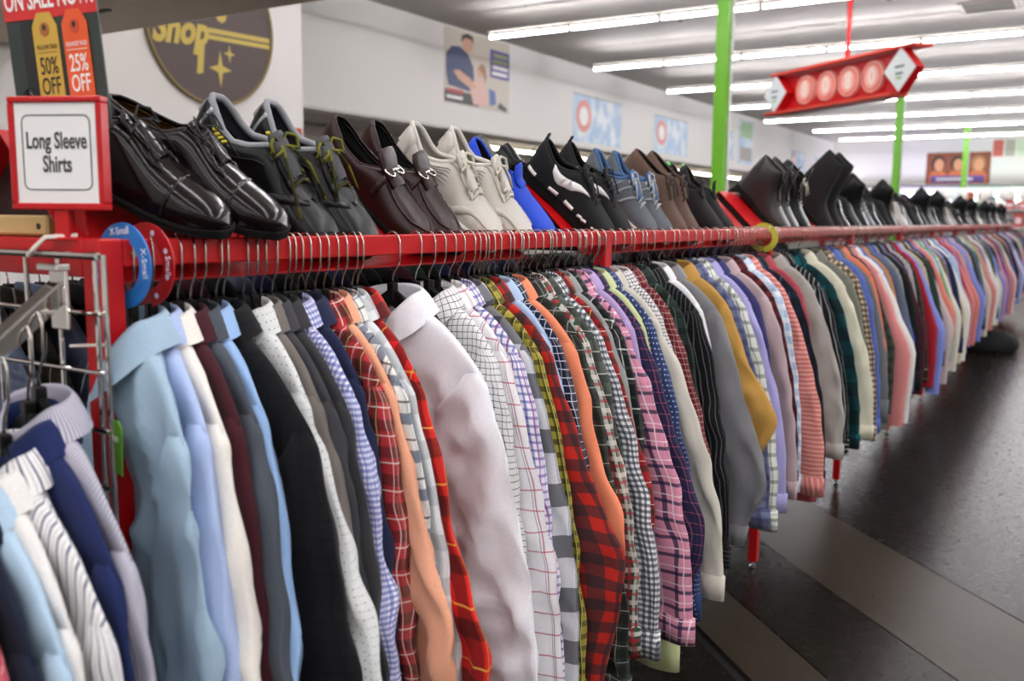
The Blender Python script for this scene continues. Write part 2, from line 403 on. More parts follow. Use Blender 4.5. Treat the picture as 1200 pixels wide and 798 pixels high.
side_poly('printed_figure', ps, skin_p, ell(.33*PW, (1-.16)*PH, .085*PW, .12*PH), L2)
side_poly('printed_figure', ps, hair_p, U((.23, .16), (.25, .06), (.33, .02), (.41, .05), (.42, .14), (.38, .09), (.29, .09)), L3)
side_poly('printed_figure', ps, skin_p, U((.12, .56), (.2, .53), (.38, .62), (.46, .72), (.4, .76), (.2, .66)), L3)
side_poly('printed_figure', ps, pink_p, U((.36, .72), (.47, .58), (.58, .62), (.64, .78), (.65, .95), (.42, .96)), L2)
side_poly('printed_figure', ps, skin_p, ell(.53*PW, (1-.49)*PH, .06*PW, .085*PH), L3)
side_poly('printed_figure', ps, blond_p, U((.50, .46), (.53, .38), (.60, .40), (.62, .55), (.60, .64), (.57, .52)), L4)
side_poly('printed_panel', ps, purp_p, rect(.68*PW, .995*PW, .47*PH, .86*PH), L2)
for k, (mm, a, bb) in enumerate(((lime_p, .73, .96), (lime_p, .71, .96), (whiteflat, .72, .97), (whiteflat, .71, .96))):
    z = (.79-.085*k)*PH; side_poly('printed_line', ps, mm, rect(a*PW, bb*PW, z-.025*PH, z+.025*PH), L3)
side_poly('printed_panel', ps, dk_p, rect(0, .5*PW, .02*PH, .18*PH), L1)
side_poly('printed_line', ps, redp, rect(.03*PW, .27*PW, .15*PH, .20*PH), L3); side_poly('printed_line', ps, whiteflat, rect(.03*PW, .26*PW, .07*PH, .11*PH), L3)
side_poly('printed_figure', ps, blue_p, U((.66, .70), (.76, .72), (.78, .9), (.68, .94)), L3)
side_poly('printed_figure', ps, dk_p, U((.80, .95), (.84, .86), (.9, .9), (.96, .93), (.95, .99)), L3)

# sky-blue banners
bm, nt, b = new_mat('cloud_print'); N = nt.nodes; L = nt.links
tc = N.new('ShaderNodeTexCoord'); n = N.new('ShaderNodeTexNoise'); n.inputs['Scale'].default_value = 3; n.inputs['Detail'].default_value = 5
cr = N.new('ShaderNodeValToRGB'); cr.color_ramp.elements[0].position = .42; cr.color_ramp.elements[1].position = .62
cr.color_ramp.elements[0].color = lin('#a9c6e4'); cr.color_ramp.elements[1].color = lin('#e3ebf2')
L.new(tc.outputs['Object'], n.inputs['Vector']); L.new(n.outputs['Fac'], cr.inputs[0]); L.new(cr.outputs[0], b.inputs['Base Color'])
coral_p = plain('print_coral', '#e08d80', .5)
def banner(y0, y1, z0, z1, lb, circ=True, green=False):
    y0, y1, z0, z1 = y0*KW, y1*KW, ZS(z0), ZS(z1)
    p = empty('wall_banner', (XW, y0, z0), (0, 0, 0), lb, 'banner')
    ww, hh = y1-y0, z1-z0
    side_poly('sheet', p, bm, rect(0, ww, 0, hh), 0, .005)
    MB().box(0, .012, -.02, ww+.02, hh-.004, hh+.012).build('top_rail', plain('rail_grey', '#8f9499', .5), p)
    if circ:
        side_poly('printed_circle', p, coral_p, ell(.2*ww, .56*hh, .15*ww, .35*hh, 24), .006)
        side_poly('printed_circle', p, whiteflat, ell(.2*ww, .56*hh, .085*ww, .2*hh, 20), .0075)
    if green:
        side_poly('printed_panel', p, plain('print_green', '#9ac08a', .5), rect(.1*ww, .9*ww, .62*hh, .97*hh), .006)
        side_poly('printed_panel', p, plain('print_stone', '#a9a49c', .5), rect(.1*ww, .9*ww, .08*hh, .4*hh), .006)
banner(13.39, 15.17, 2.54, 3.29, 'pale blue cloud banner with red circle, nearer of the two before the column')
banner(16.64, 18.32, 2.57, 3.26, 'pale blue cloud banner with red circle, right beside the green column')
banner(19.8, 21.2, 2.66, 3.3, 'plain pale blue banner just right of the nearest green column', False)
banner(21.55, 22.6, 2.62, 3.62, 'tall banner with green top and grey bottom on left wall', False, True)
banner(26.0, 27.4, 2.7, 3.2, 'small pale banner with pink circle near the far corner')
banner(28.6, 29.8, 2.72, 3.15, 'smallest pale blue banner in the far corner', False)

# far wall poster with people, colour panels
fp = empty('wall_poster', (-4.96, YF, 2.54), (0, 0, 0), 'large orange poster of smiling people on the far wall', 'poster')
front_poly('sheet', fp, plain('print_brown', '#8d4b33', .5), rect(0, 1.75, 0, .93), 0, .006)
for k, (a, r_) in enumerate(((.34, .20), (.86, .19), (1.42, .2))):
    front_poly('printed_figure', fp, plain('print_orange', '#d5713f', .5), [(a-.28, .02), (a-.24, .28), (a-.1, .42), (a+.1, .42), (a+.24, .28), (a+.28, .02)], -.0065)
    front_poly('printed_figure', fp, hair_p if k != 2 else blond_p, ell(a, .60, r_*.98, r_*1.22), -.0078)
    front_poly('printed_figure', fp, plain('print_face', '#d99a72', .5), ell(a+.02, .56, r_*.66, r_*.95), -.0091)
front_poly('printed_panel', fp, plain('print_violet', '#6b54a6', .5), rect(.15, 1.6, .04, .24), -.0104)
front_poly('printed_line', fp, whiteflat, rect(.3, 1.3, .10, .18), -.0117)
for k, (x0, x1, c) in enumerate(((-2.72, -2.45, '#cf6a5c'), (-2.4, -2.15, '#b5b2a4'), (-2.1, -1.9, '#cfe0c4'), (-1.85, -1.5, '#6a55a8'), (-1.45, -1.0, '#d7d2c8'))):
    o = front_poly('wall_panel', None, plain(f'panel_{c[1:]}', c, .5), rect(x0*KW, x1*KW, 3.4, 3.92), YF-.001, .01)
    tag(o, ['red', 'grey', 'pale green', 'purple', 'off-white'][k]+' square panel high on the far wall above the white board', 'panel', 'colour panels on the far wall')
# back-lit cooler headers under the ledge
for k, (x0, x1, c, s) in enumerate(((-8.5, -5.9, '#f4f2ff', 2.5), (-5.6, -3.7, '#dcd8ff', 3), (-3.5, -1.9, '#d2f5ef', 2.4), (-1.7, .6, '#fff8ee', 2.8))):
    x0 *= KW; x1 *= KW
    cb = empty('display_cooler', ((x0+x1)/2, YF-.9, 0), (0, 0, 0), ['leftmost lit white display cooler on the far wall', 'lit lilac display cooler under the orange poster', 'lit pale green display cooler right of the orange poster', 'rightmost lit warm white cooler on the far wall'][k], 'cooler', 'far wall coolers')
    hw = (x1-x0)/2
    f = MB(); f.box(-hw, hw, .5, .55, 0, 2.2); f.box(-hw, -hw+.05, 0, .5, 0, 1.95); f.box(hw-.05, hw, 0, .5, 0, 1.95); f.box(-hw, hw, 0, .5, 0, .25); f.build('cabinet', white_m, cb)
    for z in (.8, 1.3): MB().box(-hw+.05, hw-.05, .05, .5, z, z+.03).build('shelf', white_m, cb)
    MB().box(-hw, hw, -.03, .5, 1.95, 2.25).build('lit_header', emit(f'header_light_{k}', c, s), cb)
# shelving with coloured stock in front of the far wall
pal = ['#c23a34', '#e7e2da', '#d98a3d', '#e3c6cf', '#4b7f4c', '#2f3550', '#f0ece6', '#b96d8e', '#cfa98a', '#e9e4d6', '#7f8894', '#c24f3c']
bl = ['red', 'white', 'orange', 'pale pink', 'green', 'navy', 'cream', 'mauve', 'tan', 'ivory', 'grey', 'brick red']
for s_ in range(4):
    x0 = -7.2+s_*2.05
    g = empty('store_shelf', (x0, 25.5, 0), (0, 0, 0), ['far shelf unit behind the black boots', 'far shelf unit straight under the orange poster', 'far shelf unit left of the end of the clothes rack', 'far shelf unit at the right edge of the picture'][s_], 'shelf', 'far shelf units')
    f = MB(); f.box(0, 1.95, .5, .53, 0, 1.75); f.build('back_panel', white_m, g)
    for x in (0, 1.91): MB().box(x, x+.04, 0, .53, 0, 1.75).build('upright', white_m, g)
    for z in (.15, .7, 1.15, 1.58): MB().box(.04, 1.91, .02, .5, z, z+.03).build('shelf_board', white_m, g)
    for lv, z in enumerate((.73, 1.18, 1.61)):
        x = .08
        while x < 1.72:
            k = random.randrange(len(pal)); wd = random.uniform(.12, .2); h = random.uniform(.18, .34) if lv < 2 else random.uniform(.15, .42)
            bx = empty('stock_box', (x0+x+wd/2, 25.6, z), (0, 0, 0), f'{bl[k]} boxed goods on a far shelf under the far wall posters', 'box', 'boxed goods on the far shelves')
            MB().cbox(-wd/2, wd/2, -.02, .3, 0, h, .008).build('carton', plain('stock_'+pal[k][1:], pal[k], .5), bx)
            kk = (k+3) % len(pal)
            MB().box(-wd*.4, wd*.4, -.024, -.02, h*.25, h*.7).build('carton_front', plain('stock_'+pal[kk][1:], pal[kk], .5), bx)
            x += wd+random.uniform(.02, .1)
for k in range(8):   # pale round lampshades over the shelves
    t = MB(); t.lathe([(.02, .3), (.12, .28), (.19, .16), (.2, .08), (.17, 0), (.08, -.03)], 16)
    o = t.build('lampshade', plain('shade_white', '#f3f0ea', .5), None, True); o.location = (-3.3+k*.47, 25.75, 1.84)
    tag(o, 'pale rounded lampshade in the row above the far shelves', 'lampshade', 'lampshades above the far shelves')
MB_l = MB().box(-3.6, .5, 25.65, 25.85, 1.78, 1.81); o = MB_l.build('display_shelf', white_m); tag(o, 'thin white shelf carrying the row of pale lampshades', 'shelf')

# small wall pictures and red notice in the alcove
def pic(x, y0, y1, z0, z1, c, lb, c2=None):
    p = empty('framed_picture', (x, y0, z0), (0, 0, 0), lb, 'picture')
    side_poly('frame', p, plain('pic_frame', '#2b2522', .5), rect(0, y1-y0, 0, z1-z0), 0, .02)
    side_poly('print', p, plain('pic_'+c[1:], c, .5), rect(.03, y1-y0-.03, .03, z1-z0-.03), .021)
    if c2: side_poly('print_patch', p, plain('pic_'+c2[1:], c2, .5), ell((y1-y0)*.55, (z1-z0)*.42, (y1-y0)*.25, (z1-z0)*.25), .0225)
pic(-9.48, 10.75, 11.02, 2.07, 2.4, '#4b4038', 'small dark framed picture left of the white sneaker')
pic(-9.48, 11.5, 11.8, 2.09, 2.4, '#3c3a3a', 'small dark framed picture nearest to the white sneaker heel')
pic(-9.48, 12.1, 12.28, 2.05, 2.34, '#c7702f', 'small orange and blue notice behind the white sneakers', '#3c4aa0')
fp.scale = (KW, 1, KW)
o = empty('red_notice', (-5.6, 5.42, 1.75), (0, 0, 0), 'small red and white notice on the white wall over the brown loafers', 'notice')
side_poly('sheet', o, plain('notice_red', '#c2492f', .5), rect(0, .24, 0, .26), 0, .004)
side_poly('print_patch', o, whiteflat, ell(.17, .10, .05, .08), .005); side_poly('print_patch', o, plain('print_peach', '#e0a07a', .5), ell(.08, .14, .04, .07), .005)

# hanging red sign
hs_ = empty('hanging_sign', (-2.62, 11.2, 2.86), (0, 0, math.atan2(.61, -.79)+PI), 'red hanging sign with four round discs and diamond ends', 'sign')
rl = plain('sign_red_light', '#e0452f', .4); disc_p = plain('disc_pink', '#e8a79b', .5); glyph_p = plain('glyph_cream', '#f0d9cb', .5)
SW = 1.05
f = MB(); f.prism([(-SW-.12, -.2), (SW-.05, -.22), (SW+.12, 0), (SW-.02, .2), (-SW, .2), (-SW-.2, 0)], .06, Matrix.Translation((0, .02, 0))); f.build('back_board', red_m, hs_)
MB().cbox(-SW-.1, SW+.2, -.12, .14, .21, .245, .006).build('top_slab', rl, hs_)
MB().cbox(-SW-.2, SW-.1, -.12, .14, -.255, -.22, .006).build('bottom_slab', rl, hs_)
for k, ch in enumerate('8080'):
    d = MB().disc((-.57+.38*k, .018, -.005), (0, -1, 0), .168, .05, 28).build('disc', disc_p, hs_)
    r_ = MB(); r_.tube([(-.57+.38*k+.135*math.cos(2*PI*a/28), -.034, -.005+.135*math.sin(2*PI*a/28)) for a in range(29)], .008, 5, False); r_.build('disc_ring', rl, d)
    text('glyph', ch, .24, glyph_p, d, at(-.57+.38*k, -.034, -.005, FACE_NEG_Y), .9, .002, .012)
for x in (-SW-.02, SW+.0):
    dm = MB(); mt = Matrix.Translation((x, -.09, 0)) @ Matrix.Rotation(PI/4, 4, 'Y'); dm.box(-.17, .17, 0, .10, -.17, .17, mt); d = dm.build('diamond_box', red_m, hs_)
    dm = MB(); dm.box(-.158, .158, -.006, 0, -.158, .158, mt); d2 = dm.build('diamond_face', plain('diamond_white', '#e6ecec', .4), d)
    for zz, cc, ww in ((.03, '#6f7d86', .13), (-.04, '#6f7d86', .10), (-.085, '#9fc25a', .07)):
        b2 = MB(); b2.box(x-ww/2, x+ww/2, -.1, -.097, zz-.012, zz+.012); b2.build('diamond_print', plain('dp_'+cc[1:], cc, .5), d)
MB().tube([(.1, .02, .24), (.1, .02, .5), (.1, .02, CEIL-2.86)], [.03, .022, .035], 8).build('stem', red_m, hs_)

# ================================================================== THE RACK
XR = -.978; XC = XR-.015; YA = .673; LS = 1.32; ZT = 1.27; XB = -1.44
NSEC = 11
ordn = ['first', 'second', 'third', 'fourth', 'fifth', 'sixth', 'seventh', 'eighth', 'ninth', 'tenth', 'eleventh']
A1 = R(45)
def rack_section(k):
    y0 = YA+k*LS
    o = empty('garment_rack', (XC, y0, 0), (0, 0, 0), f'{ordn[k]} section of the long red garment rack, counted from the camera', 'rack', 'sections of the red garment rack')
    e = .018
    MB().cbox(-.015, .015, e, LS-e, ZT-.033, ZT, .002).build('front_rail', red_m, o)
    MB().cbox(XB-XC-.015, XB-XC+.015, e, LS-e, ZT-.033, ZT, .002).build('rear_rail', red_m, o)
    for x in (0, XB-XC):
        p = MB().cbox(x-.0165, x+.0165, -.0165, .0165, .03, ZT+.001, .002).build('post', red_m, o)
        MB().lathe([(.008, 0.0), (.013, .004), (.013, .012), (.006, .014), (.006, .031)], 10, (x, 0, 0)).build('foot', chrome, p)
        for zz, yy in ((ZT-.017, .03), (ZT-.017, -.03)):
            if k or yy > 0: MB().disc((x+.015, yy, zz), (1, 0, 0), .0045, .002, 8).build('bolt', hook_m, p)
    MB().cbox(XB-XC+.017, -.017, -.0165, .0165, ZT-.045, ZT, .002).build('cross_beam', red_m, o)
    # slanted shoe shelf (two sheets meeting at a ridge)
    t = .003
    ya, yb = (.0, 1.0) if k == 0 else ((-.065, 1.27) if k == 1 else (.05, 1.27))
    ridge, foot_f = (-1.2, 1.406), (-1.012, 1.218)
    for nm, (xa, za), (xb, zb) in (('shoe_shelf', ridge, foot_f), ('rear_shoe_shelf', ridge, (-1.388, 1.218))):
        v = []
        for y in (ya, yb): v += [(xa-XC, y, za), (xb-XC, y, zb), (xb-XC, y, zb-t), (xa-XC, y, za-t)]
        MB().add(v, [(0, 1, 2, 3), (7, 6, 5, 4), (0, 4, 5, 1), (1, 5, 6, 2), (2, 6, 7, 3), (3, 7, 4, 0)]).build(nm, red_m, o)
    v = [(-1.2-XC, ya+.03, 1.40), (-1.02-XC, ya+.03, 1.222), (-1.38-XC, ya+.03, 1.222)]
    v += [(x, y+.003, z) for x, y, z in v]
    MB().add(v, [(0, 1, 2), (5, 4, 3), (0, 3, 4, 1), (1, 4, 5, 2), (2, 5, 3, 0)]).build('hollow_shade_sheet', hollow_shade_m, o)  # near-black sheet paints the shade inside the open, hollow shelf
    return o
for k in range(NSEC): rack_section(k)

# size dividers hanging round the rail
def divider(y, c, lb, words=(), dots=0, rz=0):
    o = empty('size_divider', (XC, y, 1.238), (0, 0, rz), lb, 'size divider', 'size divider rings on the rail')
    n = 40; v = []; f = []
    for yy in (-.0012, .0012):
        for r_ in (.031, .052): v += [(r_*math.cos(2*PI*k/n), yy, r_*math.sin(2*PI*k/n)) for k in range(n)]
    for k in range(n):
        q = (k+1) % n
        f += [(k, q, n+q, n+k), (2*n+k, 3*n+k, 3*n+q, 2*n+q), (n+k, n+q, 3*n+q, 3*n+k), (q, k, 2*n+k, 2*n+q)]
    rg = MB().add(v, f).build('ring', plain('ring_'+c[1:], c, .35), o)
    for wd, ang, s in words:
        a = R(ang); text('size_print', wd, s, plain('ring_print', '#e9eef4', .4), rg, at(.0415*math.cos(a), -.0016, .0415*math.sin(a), FACE_NEG_Y @ Matrix.Rotation(a-PI/2, 4, 'Z')), .9)
    for k in range(dots):
        a = R(70-k*45); MB().disc((.0415*math.cos(a), -.0012, .0415*math.sin(a)), (0, -1, 0), .0035, .0005, 10).build('size_dot', plain('ring_dot', '#c9d2e0', .4), rg)
    return o
divider(.70, '#1f78c8', 'blue ring size divider hanging at the rail end beside the post', (('X-Small', 95, .013), ('X-Small', 5, .013)))
divider(.733, '#b3181c', 'red ring size divider just behind the blue one', (('Small', 0, .013),), 4)
divider(3.262, '#b5b23c', 'yellow green ring size divider at the third rack post', (('M', 60, .012),))

# gridwall panel and slanted arm hung on the rack's end
gp = empty('grid_panel', (-1.0, .636, 0), (0, 0, 0), 'chrome wire grid panel fixed to the red rack end post', 'grid panel')
g = MB(); g.tube([(-.5, 0, 1.252), (.052, 0, 1.252)], .0048, 8); g.build('top_wire', chrome, gp)
for x in (.056, .040, -.032, -.098, -.164, -.23, -.296, -.362, -.428, -.494):
    MB().tube([(x, .004, .32), (x, .004, 1.254)], .0032, 8).build('upright_wire', chrome, gp)
for z in [1.187-.068*k for k in range(13)]:
    MB().tube([(-.5, -.002, z), (.06, -.002, z)], .0028, 8).build('cross_wire', chrome, gp)
cream = plain('zip_tie', '#e4dccf', .5)
MB().tube([(-.075, -.006, 1.250), (-.062, -.008, 1.257), (-.048, .0, 1.272), (-.03, .03, 1.274)], .0028, 6).build('cable_tie', cream, gp)
MB().tube([(.0, -.006, 1.147), (.03, .012, 1.149), (.041, .017, 1.149)], .002, 6).build('cable_tie', cream, gp)
ZARM = lambda y: 1.214-.60*(.62-y)
XARM = lambda y: -.99+.30*(.62-y)
am = empty('slanted_arm', (-.99, .62, 1.214), (0, 0, 0), 'slanted chrome arm carrying the shirts left of the red post', 'hanger arm')
mb = MB(); mt = Matrix.Rotation(math.atan(.30), 4, 'Z') @ Matrix.Translation((0, -.008, 0)) @ Matrix.Rotation(math.atan(.60*.958), 4, 'X')
mb.cbox(-.010, .010, -.37, 0, -.012, .012, .002); mb.v = [tuple(mt @ Vector(p)) for p in mb.v]; mb.build('arm', chrome, am)
MB().cbox(-.016, .016, -.008, -.003, -.045, .03, .0015).build('bracket', chrome, am)
MB().cbox(-.02, .02, -.02, -.003, .022, .03, .0015).build('bracket_lip', chrome, am)

# ================================================================== HANGERS
def hook_mesh():
    p = [(-.019, 0, -.012)]
    for k in range(13):
        a = PI-k*PI/12; p.append((.0195*math.cos(a), 0, -.0165+.0195*math.sin(a)))
    p += [(.0195, 0, -.034), (.0185, 0, -.045), (.013, 0, -.055), (.005, 0, -.064), (.0008, 0, -.074), (0, 0, -.092)]
    t = MB().tube(p, .00165, 6); return mesh('hook', t.v, t.f, True, None, hook_m)
def hanger_mesh(w=.15):
    # flat-sided plastic arms with a neck boss and bottom bar
    pts = [(-w, -.200), (-w*.75, -.176), (-w*.4, -.138), (-.03, -.106), (0, -.090), (.03, -.106), (w*.4, -.138), (w*.75, -.176), (w, -.200)]
    hgt = [.012, .022, .026, .026, .03, .026, .026, .022, .012]
    v = []; f = []
    for (x, z), h in zip(pts, hgt):
        v += [(x, -.0045, z-.002), (x, -.003, z), (x, .003, z), (x, .0045, z-.002), (x, .0045, z-h), (x, -.0045, z-h)]
    for i in range(len(pts)-1):
        for k in range(6): f.append((i*6+k, i*6+(k+1) % 6, i*6+6+(k+1) % 6, i*6+6+k))
    f += [tuple(range(5, -1, -1)), tuple(range(len(v)-6, len(v)))]
    m = MB().add(v, f); m.tube([(-w*.93, 0, -.208), (w*.93, 0, -.208)], .0035, 6)
    m.cbox(-.009, .009, -.006, .006, -.112, -.082, .002)
    return mesh('hanger_body', m.v, m.f, False, None, blackp)
HOOK, HBODY = hook_mesh(), hanger_mesh()
def hanger(loc, rz, label, group='hangers on the rail'):
    o = empty('clothes_hanger', loc, (0, 0, rz), label, 'hanger', group)
    link('hook', HOOK, o); link('hanger_body', HBODY, o)
    return o

# ================================================================== SHIRTS
def sm(x): x = np.clip(x, 0, 1); return x*x*(3-2*x)
def shirt_parts(seed, hw=.205, length=.80, slen=.62, d=.014, flare=.045, kink=0., kz=.5, wav=.0045, open_=False, placket=False, hi=True, tw=0., cufft=True, cuffw=1.0, swing=0., puff=1.0):
    r = np.random.default_rng(seed)
    ph = r.uniform(0, 6.28, 12); zn = -.120; SL = .60; flare = flare*1.35+.035
    zsh = zn-SL*(hw-.06)
    rx, ry = (.062, .036) if open_ else (.056, .030)
    tu = .2
    def wave(x, z, amp=wav):
        k = np.clip((zn-z-.08)/.35, 0, 1)
        return amp*k*(np.sin(x/hw*4.3+ph[0]+2.2*z)+.55*np.sin(x/hw*8.5+ph[1]-3*z)+.35*np.sin(x/hw*15+ph[2]+4*z))
    cr_ = [(r.uniform(-1, 1), r.uniform(.25, 1), r.uniform(.05, .10), r.uniform(0, 6.28), r.uniform(0, 6.28)) for _ in range(5)]
    def crease(x, z):
        # soft ridges in a few directions, each fading in and out along its length
        o = 0
        for cx_, cz_, lam, p0, p1 in cr_:
            n_ = math.hypot(cx_, cz_); u_ = (x*cz_-z*cx_*.55)/n_; w_ = (x*cx_+z*cz_)/n_
            g_ = np.sin(PI*(u_+.018*np.sin(w_*16+p1))/lam+p0)
            o = o+np.exp(-(g_/.42)**2)*(.5+.5*np.sin(w_*13+p1*2+u_*9))**1.5
        return (o-.9)*(.0125 if open_ else .0062)
    def F(xi, side, t):
        xi, t = np.broadcast_arrays(np.asarray(xi, float), np.asarray(t, float))
        ax = np.abs(xi)
        e = np.clip(t/tu, 0, 1); tt = np.clip((t-tu)/(1-tu), 0, 1)
        nx = rx*xi; ny = side*ry*np.sqrt(np.clip(1-xi**2, 0, 1))
        nz = zn+np.where(side < 0, (-.050 if open_ else -.036)*(1-ax**2)**1.6, .010*(1-ax**2))
        sx = (hw-.010)*xi; sy = side*d*np.sqrt(np.clip(1-ax**4, 0, 1))
        sz = zsh-.10*(1-ax**1.6)
        X = nx+(sx-nx)*e; Y = ny+(sy-ny)*e; Z = nz+(sz-nz)*e+.017*np.sin(PI*e)*ax**2
        zh = -length+zn+.045*ax**2
        wl = (hw-.010)-.028*sm(tt/.12)+.02*tt
        Z2 = sz+(zh-sz)*tt; X2 = wl*xi; Y2 = side*d*(1+.25*tt)*np.sqrt(np.clip(1-ax**4, 0, 1))
        low = tt > 0
        X = np.where(low, X2, X); Y = np.where(low, Y2, Y); Z = np.where(low, Z2, Z)
        Y = Y+wave(X, Z)+side*.0036*np.sin(X*75+Z*14+ph[3]+np.sin(Z*9+ph[5]))*np.clip(e, 0, 1)*(1-ax**4)+.0025*np.sin(X*34-Z*40+ph[4])*e*(1-ax**6)+side*crease(X+.4*side, Z)*e*(1-ax**8)*(1 if hi else .5)
        return X, Y, Z
    out = []
    nx_ = 39 if hi else 13; nr = 66 if hi else 18
    lin_ = np.linspace(-1, 1, nx_); lin_ = np.sin(lin_*PI/2)*.55+lin_*.45
    xi = np.concatenate([lin_, lin_[::-1][1:-1]]); sd = np.concatenate([-np.ones(nx_), np.ones(nx_-2)])
    t = np.concatenate([np.linspace(0, tu, 16 if hi else 5)[:-1], np.linspace(tu, 1, nr-(15 if hi else 4))])
    X, Y, Z = F(xi[None, :], sd[None, :], t[:, None])
    V = np.stack([X, Y, Z], -1).reshape(-1, 3)
    out.append(('body', mesh('shirt_body', V, gridfaces(len(t), len(xi), True), True, np.stack([X+(sd[None, :] > 0)*.013, Z], -1).reshape(-1, 2)), None))
    # sleeves
    ns, na = (64, 26) if hi else (15, 12)
    for s in (1, -1):
        q = r.uniform(0, 6.28, 6); tq = np.linspace(0, 1, ns)**1.15
        kk = kink if s > 0 else 0; fl = flare if s > 0 else flare*.4
        sw = swing if s > 0 else 0
        xo = hw+np.interp(tq, [0, .025, .07, .16, .3, .5, .75, 1], [-.020, -.002, .008, .010+fl*.22, .010+fl*.45, .010+fl*.75+kk*.3, .010+fl*.95, .006+fl])
        xo = xo+kk*np.exp(-((tq-kz)/.16)**2)-kk*1.15*sm((tq-kz)/(1-kz+.02))
        wd = np.interp(tq, [0, .025, .07, .16, .3, .5, .75, .92, 1], [.018, .034, .050, .070, .078, .070, .060, .051, .048])*(1 if not kk else 1-.28*sm((tq-kz)/.4))*puff
        wd[tq > .915] *= cuffw
        dp = np.interp(tq, [0, .05, .15, .5, .93, 1], [.007, .015, .019, .018, .014, .012])*(d/.014)**.5*1.08
        cx = xo-wd
        z = zsh+.005-tq*slen
        al = np.linspace(0, 2*PI, na, endpoint=False)
        th = (tw if s > 0 else 0)*sm((tq-.1)/.5)+.10*np.sin(2*tq+q[0])*tq
        ca, sa = np.cos(al), np.sin(al)
        ex = np.sign(ca)*np.abs(ca)**.8; ey = np.sign(sa)*np.abs(sa)**.9
        fold = 1+.17*np.sin(al*3+tq[:, None]*7+q[1])*np.clip(tq[:, None]*5, 0, 1)+.11*np.sin(al*5-tq[:, None]*9+q[2])*np.clip(tq[:, None]*5, 0, 1)
        lx = wd[:, None]*ex[None, :]*(1+.02*np.sin(tq[:, None]*26+q[3])); ly = dp[:, None]*ey[None, :]*fold
        ly = ly+.004*np.sin(tq[:, None]*38+ex[None, :]*2.2+q[4])*np.exp(-((tq[:, None]-.5)/.25)**2)
        ly = ly*(1+.0)+np.sign(sa)[None, :]*crease(lx*1.2+s*1.3+ph[7], z[:, None]*.9+.3*lx)*1.15*np.abs(sa)[None, :]**.5*np.clip((tq[:, None]-.02)*12, 0, 1)*(1-sm((tq[:, None]-.88)/.05))*(1 if hi else .5)
        cyv = (wave(s*np.full(ns, hw-.05), z)*.8)-sw*tq-.003
        X = s*(cx[:, None]+lx*np.cos(th)[:, None]-ly*np.sin(th)[:, None]*s); Y = cyv[:, None]+ly*np.cos(th)[:, None]+lx*np.sin(th)[:, None]*s
        Z = z[:, None]+np.zeros(na)[None, :]-.030*np.clip(1-tq[:, None]/.1, 0, 1)*np.clip(-ex[None, :], 0, 1)
        V = np.stack([X, Y, Z], -1).reshape(-1, 3)
        Uu = np.broadcast_to((al*.032)[None, :], X.shape)
        UV = np.stack([np.broadcast_to((al*.046)[None, :], Z.shape)*.8+.021, Z*1.0], -1).reshape(-1, 2)
        ncf = int(ns*.925) if cufft else ns
        o_ = ('sleeve', mesh('shirt_sleeve', V[:ncf*na], gridfaces(ncf, na, True, 0, s < 0), True, UV[:ncf*na]), [])
        if cufft:
            k0 = ncf-1; rows = []; uvr = []
            for a_, g in ((k0, 1.0), (k0, 1.10), (ns-1, 1.10), (ns-1, 1.0), (ns-4, .93)):
                c0 = np.stack([X[a_], Y[a_], Z[a_]], -1); m0 = c0.mean(0); c1 = m0+(c0-m0)*np.array([g, 1+(g-1)*2.2, 1]); rows.append(c1); uvr.append(np.stack([np.full(na, 0)+Z[a_], (lx[a_])], -1))
            cv = np.concatenate(rows)
            o_[2].append(('cuff', mesh('shirt_cuff', cv, gridfaces(5, na, True, 0, s < 0), True, np.concatenate(uvr))))
        out.append(o_)
    # collar
    nc = 29 if hi else 13
    c = np.linspace(-1, 1, nc); g = R(32 if open_ else 10)
    th = -PI/2+g+(2*PI-2*g)*(c+1)/2; ct, st = np.cos(th), np.sin(th)
    zb = zn+np.where(st < 0, -(.046 if open_ else .034)*st**2, .010*st)+.0
    ac = np.abs(c); fl_ = .036+.036*sm((ac-.5)/.5)
    pt = sm((ac-.72)/.28)*np.sign(-c)*-1
    prof = [(1.02, -.004, 0), (1.0, .010, 0), (.99, .020, 0), (1.02, .0255, 0), (1.12, .0245, .1), (1.26, .016, .3), (1.42, .004, .62), (1.58, -.01, 1.0)]
    rows = []; uvs = []
    for sc, h, q_ in prof:
        hh = h if q_ == 0 else .0255-fl_*q_*.95
        X = rx*sc*ct+pt*q_*(.030 if open_ else .022); Y = ry*sc*st-.012*q_*sm((ac-.6)/.4)+.002*np.sin(c*9+ph[6])*q_; Z = zb+hh
        rows.append(np.stack([X, Y, Z], -1)); uvs.append(np.stack([c*.16, np.full(nc, h if q_ == 0 else .08-hh)], -1))
    out.append(('collar', mesh('shirt_collar', np.concatenate(rows), gridfaces(len(prof), nc), True, np.concatenate(uvs)), None))
    if placket:
        tt = np.linspace(.012, .995, 46); rows = []
        e = np.clip(tt/tu, 0, 1); sc = rx+(hw-.01-rx)*e; sc = np.where(tt > tu, hw-.03, sc)
        for xx, dy in ((-.0175, 0), (-.0165, -.0028), (0, -.0032), (.0165, -.0028), (.0175, 0)):
            X, Y, Z = F(xx/sc, -1., tt); rows.append(np.stack([X, Y+dy, Z], -1))
        V = np.stack(rows, 1).reshape(-1, 3)
        bt = []
        for k in range(7):
            i = 3+int(k*6); p = rows[2][min(i, 45)]
            bt.append(('button', (p[0], p[1]-.0002, p[2])))
        out.append(('placket', mesh('shirt_placket', V, gridfaces(46, 5, False, 0, True), True, V[:, [0, 2]]), bt))
    return out
btn = MB().lathe([(.0035, 0), (.0052, .0006), (.0052, .0016), (.0042, .0014), (.0008, .0011)], 10)
BUTTON = mesh('button', [(x, -z, y) for x, y, z in btn.v], btn.f, True, None, plain('button_pearl', '#d9d6cf', .3))
